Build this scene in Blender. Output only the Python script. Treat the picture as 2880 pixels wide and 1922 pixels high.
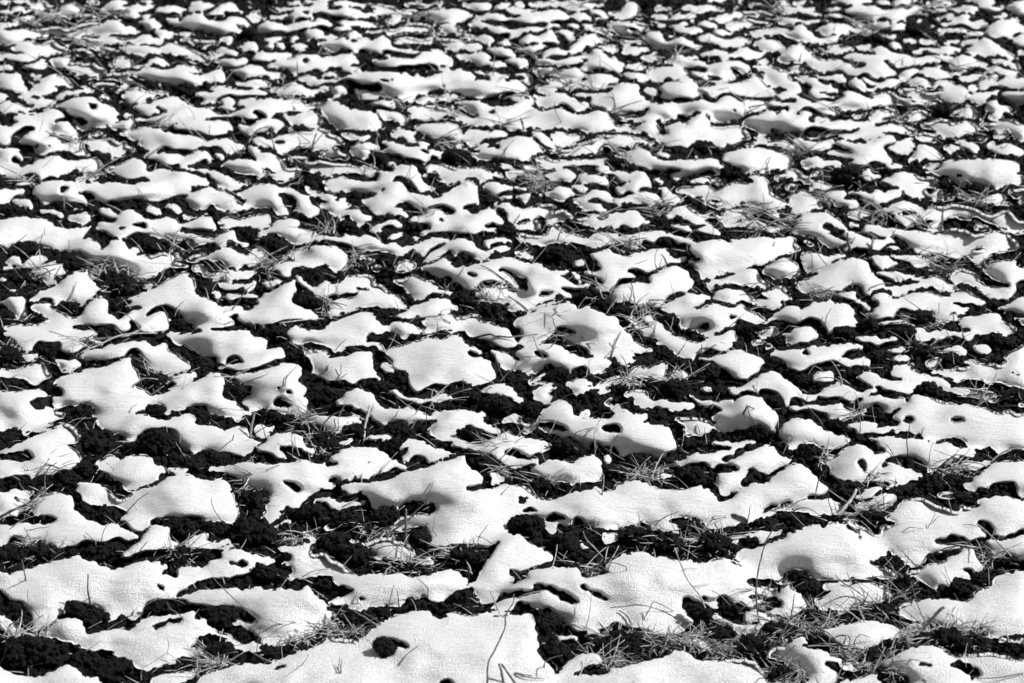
import bpy, math, random
import numpy as np
from mathutils import Vector, noise as mnoise

scene = bpy.context.scene
for o in list(bpy.data.objects):
    bpy.data.objects.remove(o)
C = scene.collection

# ------------------------------------------------------------------ camera
CAM_H, FOCAL, PITCH = 1.70, 90.0, 16.5          # metres, mm, degrees below the horizon
cd = bpy.data.cameras.new("camera")
cam = bpy.data.objects.new("camera", cd)
C.objects.link(cam)
cam.location = (0, 0, CAM_H)
cam.rotation_euler = (math.radians(90 - PITCH), 0, 0)
cd.lens, cd.sensor_width = FOCAL, 36.0
cd.clip_start, cd.clip_end = 0.05, 3000.0
cd.dof.use_dof, cd.dof.focus_distance, cd.dof.aperture_fstop = True, 5.0, 10.0
scene.camera = cam

# ------------------------------------------------------------------ daylight (a black and white photograph: neutral light)
SUN_EL, SUN_AZ = 44.0, 84.0                      # elevation; degrees to the right of the viewing direction
w = bpy.data.worlds.new("World")
scene.world = w
w.use_nodes = True
nt = w.node_tree
nt.nodes.clear()
sky = nt.nodes.new("ShaderNodeTexSky")
sky.sky_type = 'NISHITA'
sky.sun_disc = False
sky.sun_elevation = math.radians(SUN_EL)
sky.sun_rotation = math.radians(SUN_AZ)
bw = nt.nodes.new("ShaderNodeRGBToBW")
bg = nt.nodes.new("ShaderNodeBackground")
bg.inputs[1].default_value = 0.07
wo = nt.nodes.new("ShaderNodeOutputWorld")
nt.links.new(sky.outputs[0], bw.inputs[0])
nt.links.new(bw.outputs[0], bg.inputs[0])
nt.links.new(bg.outputs[0], wo.inputs[0])
sd = bpy.data.lights.new("sun", 'SUN')
sd.energy, sd.angle, sd.color = 4.2, math.radians(0.55), (1, 1, 1)
sun = bpy.data.objects.new("sun", sd)
C.objects.link(sun)
el, az = math.radians(SUN_EL), math.radians(SUN_AZ)
to_sun = Vector((math.sin(az) * math.cos(el), math.cos(az) * math.cos(el), math.sin(el)))
sun.rotation_euler = to_sun.to_track_quat('Z', 'Y').to_euler()
vs = scene.view_settings
vs.view_transform, vs.look, vs.gamma, vs.use_curve_mapping = 'Standard', 'None', 1.0, False
vs.exposure = 0.44
# Survey of the field, one block per survey sheet (sheet origin x, y first).
# bare line = outline of a snow patch; D = bare soil poking through the snow;
# T w = a stalk (thickness class, base first); G = a patch of straw litter (centre, radii)
SURVEY = {
(0,1389): """
-3,0 6,-1 10,1 15,6 22,4 26,9 20,13 12,18 5,18 -3,20
24,11 30,4 42,1 52,1 60,4 61,13 66,18 78,23 85,27 92,26 97,27 100,29 108,31 114,34 113,37 104,39 97,36 84,41 78,40 66,39 62,44 55,43 49,46 43,43 37,41 32,38 26,38 23,44 18,41 15,36 10,36 5,44 -3,45 -3,27 10,28 14,26 22,25 33,26 42,24 48,20 36,17 27,17
100,51 108,46 116,37 124,28 131,26 137,28 141,29 139,33 142,39 147,42 152,43 158,37 165,34 173,34 170,40 183,39 188,38 190,43 185,46 176,45 168,45 158,45 150,43 138,46 130,47 120,48 113,50 108,53
190,42 196,47 206,50 218,53 229,56 222,58 214,58 212,62 205,66 195,68 186,70 178,70 172,70 164,71 150,72 147,68 146,61 158,61 168,60 176,56 182,53 184,47 186,45
0,64 10,66 20,63 30,60 42,56 55,54 63,51 68,55 76,56 84,60 92,64 102,62 112,58 122,57 132,58 136,60 133,66 142,69 147,70 150,70 162,71 158,75 150,80 145,83 145,86 142,87 130,87 122,90 117,97 112,103 104,100 99,100 96,104 88,103 84,96 80,92 76,91 70,90 57,90 53,97 48,101 44,105 38,110 32,113 28,112 26,106 25,100 20,96 18,91 12,88 7,86 3,80 -3,77 -3,64
-3,101 4,101 8,105 14,112 17,114 14,117 9,115 4,112 0,107 -3,107
31,118 38,113 44,108 52,104 62,104 68,108 71,116 80,115 90,112 102,112 108,114 113,110 117,106 126,103 136,101 145,100 155,99 161,98 160,104 168,105 172,109 180,114 190,118 198,124 205,126 210,127 206,130 198,129 192,126 188,121 183,118 177,116 170,116 164,118 161,123 154,127 160,127 167,128 169,130 166,133 160,133 155,134 148,137 140,140 131,142 126,144 118,145 113,142 108,138 100,136 96,133 94,129 88,128 84,127 78,129 70,129 66,127 66,124 60,122 54,121 45,119 38,117
D 126,114 128,108 138,104 147,102 152,103 150,106 140,108 134,111
-3,142 4,146 12,150 22,152 30,152 38,150 44,147 52,143 60,143 66,146 67,150 76,151 83,157 83,162 -3,162
125,155 130,150 140,149 150,147 160,146 165,146 160,152 150,156 140,162 125,162
D 133,66 137,59 140,58 144,62 145,67 148,70 142,68
D 129,75 133,75 136,79 134,81 131,78
D 188,55 192,54 196,57 200,54 204,56 203,61 198,60 192,58
D 99,24 103,23 107,27 109,30 104,29 100,27
D 28,39 31,37 35,38 36,41 30,42
T 2.5 75,91 73,80 73,66
T 1 32,101 26,93 23,86 23,79
T 2 21,70 20,62 19,55
T 3 0,19 14,12 26,6 36,-6
T 1 28,22 30,12 34,5 38,0
T 1 8,29 18,22 31,17
T 1 22,30 32,28 41,27
T 1 29,47 24,37 20,28
T 1 79,39 74,35 70,32
T 1 52,42 54,38 55,35
T 1 63,44 61,41 59,38
T 1 83,43 85,32 89,25
T 1.2 105,15 112,8 118,3 124,0
T 1 113,12 108,8 104,6
T 1.2 187,29 182,21 177,13 175,4
T 1 184,24 178,22 168,21
T 1 112,54 117,46 122,39
T 1.3 145,61 141,52 137,43 136,40
T 1.5 213,104 200,93 188,82 175,69
T .8 116,101 120,92 130,87 143,87 153,91
T 1 152,104 146,98 140,94 138,89
T 1.5 110,99 112,96 114,94
T 1 138,131 139,126 138,120
T 1 211,136 213,120 215,107
T 2 163,152 163,140 163,128
T 1 175,145 177,137 177,128
T 2 46,144 35,138 25,132 14,130 5,130
T 1.5 0,142 3,135 6,127
T 1 44,129 50,125 56,121
T 1 224,140 215,135 206,130
T 1 20,150 21,146 19,142
T 1 83,134 90,135 94,136
G 150,50 12,4
G 30,48 14,4
G 30,20 8,3
G 25,120 20,8
G 175,138 12,8
""",
(693,1389): """
52,9 60,5 65,3 71,4 76,8 84,8 92,7 97,7 97,9 90,10 82,12 76,14 70,12 66,8 60,6
18,33 22,28 28,24 33,21 38,22 37,25 32,26 26,31 21,35
48,33 54,32 60,34 58,38 52,39
64,27 72,25 73,28 70,31 65,30
94,24 104,24 104,27 97,26
27,44 36,44 44,43 50,41 58,39 54,43 53,48 57,50 65,49 70,54 78,57 84,63 92,67 102,68 112,66 118,68 122,67 132,69 142,69 150,67 158,64 166,63 174,66 182,71 180,76 172,80 166,85 160,89 152,86 145,85 140,86 133,86 129,89 126,92 123,93 118,92 112,93 104,93 100,97 96,98 92,96 84,93 74,91 69,90 78,86 86,82 90,77 84,77 76,75 72,71 68,66 62,66 56,68 50,68 42,70 33,69 38,64 35,60 28,59 36,57 38,52 36,49
82,38 90,39 97,41 104,39 112,37 120,37 126,40 133,41 138,48 139,52 136,56 128,56 122,54 118,51 112,56 105,52 102,46 95,41 88,40
138,55 146,54 153,53 154,57 150,60 142,58
182,76 190,70 195,62 198,55 205,47 208,42 213,36 216,33 222,35 228,38 236,42 246,47 253,52 246,57 236,60 228,64 218,62 216,66 222,71 218,76 212,81 208,87 202,90 195,91 191,84 187,78
-40,158 -34,149 -24,145 -14,144 1,141 15,141 22,139 34,135 45,129 60,125 70,120 78,119 90,120 100,115 110,109 120,103 130,99 140,97 148,97 153,101 159,104 166,101 172,99 180,101 190,99 198,98 208,100 216,99 222,101 236,101 240,130 235,162 -40,162
D 104,120 108,118 118,119 128,121 134,125 131,128 124,126 122,132 118,136 113,135 109,129 105,126
D 19,144 26,142 34,142 30,145 22,145
D 89,119 93,119 93,122 89,122
D 160,156 164,153 169,153 173,156 172,162 160,162
D 92,86 97,86 100,88 94,89
-59,86 -46,83 -32,80 -14,79 2,79 10,77 18,80 28,79 40,80 47,80 46,77 50,76 54,79 56,84 60,87 65,91 70,97 75,102 78,106 72,108 66,108 61,112 52,118 44,119 36,122 28,124 18,125 13,124 11,119 5,115 -1,111 -6,108 -10,109 -12,100 -8,102 -4,106 3,107 10,104 6,100 0,96 -8,94 -20,93 -38,93 -44,91 -52,88
0,126 6,123 13,126 12,130 4,130
T 1.5 92,88 93,84 94,80
T 2.2 199,157 200,139 205,129 213,112 214,100 220,89 220,83
T 3 213,159 211,148 209,141
T 3 223,158 215,147 210,141
T 1.5 78,147 78,141 78,136
T 1.5 76,147 76,141 76.5,136
T 1.2 47,140 50,136 52,132
T 1.3 127,140 134,132 143,125
T 1.2 209,99 205,90 201,81
T 1.2 150,78 145,73 140,69
T 1 118,90 120,82 122,76
T 1.5 126,94 126,87 125,80
T 1.2 47,68 56,64 68,62
T 3 132,40 132,26 132,13
T 2 118,32 130,24 140,14 150,5
T 3 103,34 92,27 82,24 72,20 62,20 50,19 41,17
T 1.5 86,24 78,20 70,16
T 1 157,34 154,30 155,22 156,18
T 1 191,41 193,34 199,26
T 1 206,43 198,38 190,35
T 1.2 181,43 192,44 206,44
T 1 111,57 118,49 126,42
T .8 136,55 135,47 131,41
T 2 187,69 184,60 178,47 177,44
T 1.5 114,67 117,62 120,60
T 1.2 111,107 104,102 97,98
T 1.5 107,108 98,102 88,96
T 1.5 21,139 12,135 3,130
T 1.2 9,104 4,99 0,95
T 1 36,121 35,116 33,112
T 1 27,124 29,120 32,116
T 1 74,119 70,116 66,113
T 1 14,126 13,122 13,118
T 1.3 236,150 228,149 222,148
G 78,112 20,7
G 108,30 16,6
G 135,62 16,5
G 175,52 12,6
G 40,38 10,5
G 40,120 14,4
""",
(1387,1389): """
0,-4 10,-6 20,-7 28,-5 30,-2 28,3 35,3 50,4 60,1 75,-2 88,-4 90,0 96,-2 103,-7 115,-10 120,-10 126,-7 135,-5 150,-3 160,-4 170,-6 176,-4 184,1 188,5 196,5 200,2 205,-5 215,-8 226,-9 232,-14 240,-20 249,-26 256,-22 264,-16 272,-7 277,-3 270,2 262,1 255,5 246,6 243,5 236,9 226,11 221,18 212,24 204,25 190,28 183,29 176,27 172,24 166,22 162,20 152,18 147,19 146,24 152,27 155,31 150,33 140,31 132,31 127,24 122,23 117,26 108,25 103,29 97,30 90,29 80,27 72,24 64,24 66,27 58,25 52,25 49,32 46,30 42,25 36,20 28,16 20,15 10,14 0,12
D 42,23 44,18 49,16 51,13 54,17 58,17 61,22 54,22 48,23
D 66,21 69,19 74,24 70,26
D 18,6 22,1 27,2 27,8 21,8
D 24,13 28,11 38,12 36,15 27,16
D 185,5 188,0 192,2 196,5 192,7 187,8
28,66 32,63 40,61 52,61 62,61 69,60 71,67 74,70 88,68 94,66 92,62 100,56 108,52 115,50 121,49 127,51 132,53 138,53 147,54 155,55 160,55 168,57 174,57 182,54 190,54 197,55 206,62 209,70 212,75 222,77 235,79 228,82 215,84 205,86 195,87 192,84 187,85 183,88 176,86 173,82 172,88 178,91 184,92 184,96 178,93 172,91 166,88 160,85 155,88 154,93 150,95 155,95 162,100 164,104 163,109 157,112 150,115 140,117 134,114 128,112 118,112 108,109 104,107 100,106 94,110 86,113 80,116 76,113 70,113 66,110 60,107 54,103 48,97 42,95 36,93 30,90 24,89 18,90 16,97 8,100 0,100 -3,98 0,92 6,89 10,87 18,86 26,85 34,83 40,81 36,79 28,79 20,79 12,80 10,78 16,75 22,73 28,70
D 33,76 38,74 46,75 54,78 60,82 66,86 72,90 74,91 68,91 60,90 55,87 52,83 44,80 36,79
D 71,76 75,74 78,78 86,81 93,86 95,89 90,87 82,83 76,80
D 17,94 20,89 24,89 30,92 36,94 45,94 51,98 54,103 62,108 56,108 50,105 46,107 42,108 38,103 34,101 28,99 20,101 16,100
16,101 28,99 34,101 38,104 42,108 47,107 50,109 58,109 65,110 66,114 56,114 48,115 44,117 42,121 38,128 34,132 45,130 58,129 60,130 58,134 50,135 44,138 42,142 38,146 36,150 38,154 34,162 28,162 30,130 28,102
36,157 45,153 55,146 62,139 72,133 80,132 86,134 90,139 84,142 76,143 72,146 66,150 62,155 50,158 40,162 36,162
60,162 66,151 74,149 80,151 90,150 98,146 105,144 112,142 120,140 130,137 140,136 148,132 155,131 162,133 170,138 180,138 190,137 200,137 210,138 218,141 224,146 228,152 225,158 222,162
52,119 62,118 70,119 66,121 54,121
75,117 82,113 88,114 84,116 78,118
154,121 160,119 170,121 178,126 176,129 170,126 162,124
90,38 91,33 96,32 104,33 110,35 104,36 100,40 92,41
70,39 73,41 78,47 76,48 71,44
156,38 162,36 168,37 172,40 164,41
194,39 202,35 212,33 222,32 230,31 238,30 236,33 228,36 224,40 220,40 218,36 212,35 205,36 200,39
174,87 184,88 185,92 178,92 173,90
178,101 186,99 190,104 196,106 206,108 216,108 224,106 220,112 212,115 205,117 200,120 198,115 196,108 188,106 180,104
192,88 200,87 212,86 222,88 218,91 212,94 205,90 196,90
T 2.2 180,108 176,98 170,84 160,72 154,58 149,45
T 5 150,81 153,75 155,64 155,61
T 4 165,102 167,92 167,85
T 1 156,63 162,61 169,62
T 1 76,114 80,97 81,85 82,81
T 1.3 125,103 130,94 134,90 149,98
T 1.5 18,148 28,151 42,152
T 1.5 42,142 44,138 50,135 57,133
T 1.5 20,86 30,82 42,80
T 1.5 49,60 52,50 53,42
T 2 91,53 82,43 76,36 74,31
T 1 64,22 68,18 71,15
T 1.5 84,27 84.5,22 84,18
T 1.2 78,24 82,23 86,22
T 1.5 129,34 135,25 142,19 153,15
T 1 150,30 147,22 148,13
T 1 161,22 163,18 163,13
T 1.2 176,27 182,21 193,19
T 1.5 190,34 189,25 188,20
T 1 182,18.5 188,18 193,17
T 4 198,17 206,20 210,23
T 1.3 210,24 212,16 213,10
T 1 201,59 205,55 208,52
T 1 167,76 173,75 178,74
T 1.5 206,101 196,92 188,84 180,79
T 1.5 193,102 198,93 202,89 212,95
T 1.2 214,118 216,112 218,108
T 1.5 203,124 190,115 178,108 164,103
T 2 114,107 110,101 104,97
T 1.2 121,112 120,108 118,104
T 2 106,124 103,120 100,117
T 2.5 130,132 134,127 142,123 147,120
T 2 100,119 112,118 122,119 128,124 130,130
T 2 175,137 176,133 177,129
T 1.2 110,60 100,57 88,55
G 115,124 34,7
G 185,124 30,9
G 80,62 16,6
G 128,38 18,5
G 175,44 22,6
G 95,138 18,7
G 150,124 20,7
G 200,128 22,8
""",
(2080,1389): """
19,18 26,14 34,10 42,7 50,5 60,5 70,5 76,6 81,9 83,14 78,16 70,17 60,18 58,14 52,13 45,13 40,14 34,14 28,17 24,19
96,10 98,6 106,7 112,3 120,1 127,1 126,8 122,12 112,13 104,14 98,13
-3,50 10,47 20,43 30,39 38,37 41,33 50,29 60,26 66,27 71,29 75,24 80,24 86,26 92,31 99,38 101,39 108,48 108,58 120,60 124,62 130,66 127,69 120,70 110,67 106,71 95,70 85,72 75,71 66,71 60,72 58,68 54,63 48,62 43,63 40,68 38,74 30,72 22,69 15,70 8,70 5,74 8,77 16,79 30,80 33,82 28,84 18,83 8,83 -3,84
D 6,71 15,69 22,70 30,72 36,75 32,78 22,78 12,76
101,39 98,31 92,26 86,23 87,20 92,22 100,27 108,32 114,33 115,29 120,27 128,26 130,24 125,22 121,20 128,14 132,9 138,5 147,4 155,7 162,10 170,12 177,15 182,10 190,11 198,10 196,6 203,4 213,3 222,4 235,6 240,8 240,27 228,31 222,34 216,36 210,33 212,29 208,26 203,22 197,22 195,26 203,32 203,37 198,37 190,39 186,37 180,34 176,33 168,35 160,39 165,42 175,43 183,43 178,45 165,48 158,51 152,57 148,60 142,59 136,56 130,52 124,48 121,46 117,50 112,54 108,56 108,48
140,66 148,63 156,59 163,57 170,56 171,53 177,52 184,45 190,45 196,51 198,56 200,62 198,64 192,63 186,61 184,63 190,67 192,69 188,70 182,69 178,72 176,76 170,75 164,74 162,79 156,76 153,73 148,70
130,95 136,91 142,89 150,88 160,88 172,88 180,89 187,89 191,86 196,81 202,78 208,77 210,73 214,69 222,67 240,68 240,112 228,115 220,117 212,118 206,117 203,112 197,109 196,112 190,115 184,114 176,110 170,108 163,108 158,104 150,106 144,103 138,101 133,99
140,112 145,108 150,107 156,110 152,113 146,114
204,39 212,39 220,38 228,37 240,35 240,53 228,52 222,50 216,52 212,53 208,48 206,43
63,87 70,84 75,80 82,77 92,76 98,74 106,74 115,76 121,77 123,81 126,86 122,89 116,88 112,89 104,92 98,93 90,96 84,98 76,94 70,98 66,94
68,74 80,73 92,72 92,75 84,76 76,78 70,80
33,82 36,78 41,73 44,75 46,79 50,84 53,89 54,93 51,95 48,100 42,102 34,101 26,100 22,98 28,96 34,94 36,91 33,88 32,85
70,112 80,110 90,108 98,106 106,105 116,106 124,109 130,112 138,114 135,117 126,119 120,122 114,125 106,128 100,130 92,129 84,126 78,122 72,117
3,104 8,98 14,96 20,98 22,101 30,102 26,106 18,106 10,107 5,107
23,133 30,127 36,126 42,123 48,120 54,119 57,123 54,127 62,129 70,131 78,135 82,138 86,140 94,138 100,141 98,145 90,146 86,144 82,140 76,138 70,137 68,141 74,146 80,148 81,152 78,156 76,162 54,162 56,155 54,150 50,146 44,143 38,140 32,137
120,140 126,137 132,134 138,129 145,126 152,126 160,127 168,130 176,133 180,136 176,139 172,142 178,143 184,148 190,154 194,162 146,162 140,152 130,147 124,144
D 148,142 152,139 160,140 164,142 156,143
180,135 190,133 200,132 212,133 222,135 230,138 240,141 240,162 200,162 194,155 198,150 195,145 190,140 184,138
80,162 86,155 94,154 104,150 110,146 114,148 114,154 120,162
208,118 216,118 225,121 235,119 235,122 225,123
T 2 16,107 14,95 13,80 14,67 18,50 22,38 26,31 30,26 36,24
T 1.3 79,21 76,14 74,6 73,-3
T 4 80,20 86,13 92,6 97,-3
T 2 115,30 108,24 100,17 98,15
T 1.2 100,38 99,33 92,26 86,22
T 2 85,16 92,16 100,14
T .8 42,16 50,12 58,12 64,16 68,19
T .8 156,27 159,22 161,17 160,12
T .8 160,23 163,20 166,18
T .8 135,31 141,28 152,29
T 2 224,51 214,40 204,30 195,23
T 1.2 203,31 195,26 184,25
T 1.8 147,60 141,54 135,47
T 2 188,42 175,44 160,49
T 1.5 190,40 180,40 165,42
T 2 209,56 204,46 200,40
T 2 214,60 205,52 195,42
T 2 200,52 196,45 190,41
T 1 178,79 173,70 169,59
T 1.5 127,68 133,62 138,58
T 1.6 65,80 65,73 70,72 85,72 97,71
T 1.3 92,74 90,68 89,64
T 1.6 103,85 92,77 85,72 79,66
T 1.5 33,82 36,74 39,66
T 2 103,105 99,95 94,83 91,79
T 1.3 101,94 104,87 106,81
T 1.8 100,105 92,99 84,94 75,87
T 1.3 124,96 123,90 122,85
T 1.5 153,105 147,92 143,80 141,73
T 4 149,115 158,105 165,97 169,94
T 2.2 25,130 34,118 42,103 45,92 47,83
T 2 22,150 30,140 38,134 47,125
T 2 85,127 76,118 68,113 60,112 48,112
T 2 53,126 65,125 78,126 90,132
T 2 86,124 88,117 82,117 77,119
T 1.2 95,130 95,122 100,117 108,119
T 2 120,131 130,124 142,122 160,123
T 1.5 165,123 150,120 140,116 134,113
T 2.5 110,147 116,136 120,127
T 1.5 79,157 84,145 90,137
T 1.5 234,148 215,152 195,153
T 1.5 66,157 63,152 61,148
T 1.5 172,112 178,105 163,105
T 2 222,120 221,117 221,114
T 1.2 235,133 225,125 215,119
T 1.5 119,12 119,5 118,0
T 1 105,13 115,6 122,1
G 58,108 20,9
G 105,95 18,6
G 150,122 22,6
G 185,118 20,7
G 108,140 16,8
G 42,150 14,8
G 88,134 18,5
G 105,18 16,6
G 205,56 18,6
G 15,92 12,6
G 28,116 18,8
G 130,152 10,6
G 130,80 8,8
G 160,118 14,6
""",
(0,926): """
65,129 72,127 80,128 88,132 96,139 101,141 108,137 115,132 124,130 134,127 142,122 150,119 157,120 163,124 172,125 183,124 188,128 192,136 196,144 198,152 198,161 190,160 182,159 172,158 166,156 155,155 145,156 140,155 128,156 124,161 122,164 115,168 108,165 100,159 104,154 110,150 119,146 112,148 104,150 98,147 92,145 84,145 76,144 70,141 67,136
16,25 20,21 26,20 31,21 30,26 24,26 18,26
-3,34 10,34 20,31 30,28 35,28 38,31 40,36 44,39 38,41 33,44 31,46 27,45 24,42 16,39 8,40 -3,39
48,26 52,26 58,27 64,26 66,30 60,34 53,36 50,32
65,24 68,20 80,17 90,14 100,12 112,10 120,11 126,14 131,14 137,12 140,17 147,21 153,26 156,29 154,33 148,35 142,40 137,37 132,34 124,33 121,28 117,25 115,20 114,16 108,16 104,19 100,22 95,25 86,25 74,26
45,44 55,38 66,35 75,34 82,33 90,29 98,26 104,24 107,24 108,29 113,33 115,36 113,38 115,42 109,45 113,49 118,51 121,54 128,55 134,54 142,51 150,49 158,44 166,41 174,38 181,38 185,41 185,49 183,54 190,58 196,62 201,67 208,68 204,71 200,73 196,76 192,73 184,71 176,70 173,68 169,63 160,63 152,66 144,68 138,70 136,65 130,62 124,62 118,66 112,69 106,75 102,79 97,85 92,84 85,82 82,80 80,75 76,70 76,65 71,62 64,63 57,62 50,65 46,66 44,58 50,58 52,56 51,50
-3,54 10,53 20,52 30,50 35,50 40,55 36,56 26,59 28,64 33,66 40,65 46,68 54,71 50,73 46,75 42,80 34,84 26,85 20,87 16,84 8,82 -3,81
D 25,60 30,57 36,56 38,60 34,65 30,64
138,4 145,3 155,4 165,3 175,1 184,1 192,3 200,2 207,5 212,7 216,7 220,10 219,16 217,20 214,23 208,25 200,26 198,23 192,22 187,26 184,30 180,27 181,22 175,24 170,23 165,20 158,17 152,13 145,11
179,31 190,30 202,27 210,24 216,19 222,17 230,16 234,20 232,24 224,27 218,30 208,33 198,35 195,34 202,30 190,32
136,45 142,41 148,37 156,36 163,38 160,42 150,48 142,51 139,50 146,47 144,44
194,38 204,36 214,34 224,33 232,29 240,29 246,30 249,35 245,42 247,46 252,48 252,53 250,56 254,58 253,65 250,70 246,73 238,71 230,67 222,64 214,67 208,68 204,65 200,58 206,56 209,51 206,47 200,46 195,42
D 225,62 229,57 236,58 240,62 244,65 238,66 230,64
D 236,50 240,51 245,54 242,55 237,53
D 228,48 231,47 233,49 230,50
97,85 104,77 108,72 114,70 119,71 126,74 134,75 142,74 150,71 158,71 160,73 158,78 162,80 172,80 180,82 186,85 192,82 198,80 203,82 206,88 212,92 216,94 210,98 207,103 200,105 190,102 180,101 172,99 166,100 160,102 154,98 148,95 145,92 146,87 140,82 130,82 120,84 114,88 112,92 108,93 104,88 100,86
210,84 214,80 222,82 227,82 222,86 219,90 213,90
4,100 12,97 20,93 30,88 38,83 46,79 54,78 60,81 64,85 66,90 63,93 56,95 50,97 54,98 60,99 65,103 66,108 62,113 57,116 50,117 44,122 40,121 32,121 26,123 20,120 12,121 4,123 -3,124 -3,109 8,109 12,110 20,110 28,107 33,104 28,104 24,101 18,99 8,101 0,102 -3,100
79,112 82,108 88,105 93,105 97,108 97,112 94,116 88,118 82,117 78,119
90,119 96,114 102,108 108,105 114,104 120,105 125,109 128,113 135,115 136,117 130,120 128,126 122,129 116,131 110,135 106,133 103,127 96,124
138,116 146,115 152,114 155,116 150,119 144,119
9,134 14,132 20,134 27,134 26,138 22,141 16,141 12,138
T 1.2 82,100 78,95 75,90
T 2 153,106 147,97 140,88 137,80
T 1 148,96 149,91 149,87
T 3 207,90 208,80 210,70
T 1.2 211,86 218,82 224,79
T 1.2 220,91 218,84 216,78
T 1.5 192,91 193,89 194,87
T 1.5 80,92 90,89 98,86
T 1.2 55,78 64,74 76,73
T 1.3 14,85 19,80 22,77
T 1 71,62 74,59 77,57
T 1 40,54 44,49 46,46
T 1.5 30,122 36,114 41,106
T 1.5 38,136 37,125 40,115 48,110
T 1.2 51,124 49,118 43,115
T 2.5 63,22 72,17 82,13 98,6 112,4 130,4
T 1.5 70,23 80,25 90,25 102,22
T 1.5 74,32 66,26 60,21
T 1.5 165,22 160,17 154,13
T .8 162,19 165,13 166,8
T 1.5 110,46 118,41 124,39
T 1 135,40 130,37 124,33
T 1 60,21 60,15 60,10
T 2.5 34,135 24,130 14,124 9,121
T 1.2 26,138 20,132 16,126
T 1.2 94,116 91,113 88,111
T 1 78,127 82,122 86,118
T 1 200,67 194,58 188,52
T 1.2 3,44 8,41 16,37
T 2 6,50 3,46 0,42
T 1 23,115 21,113 19,112
T .8 107,68 110,64 114,62
G 128,44 10,5
G 195,54 8,6
G 44,120 10,4
G 10,24 10,5
G 66,16 10,5
G 205,140 10,8
""",
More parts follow.
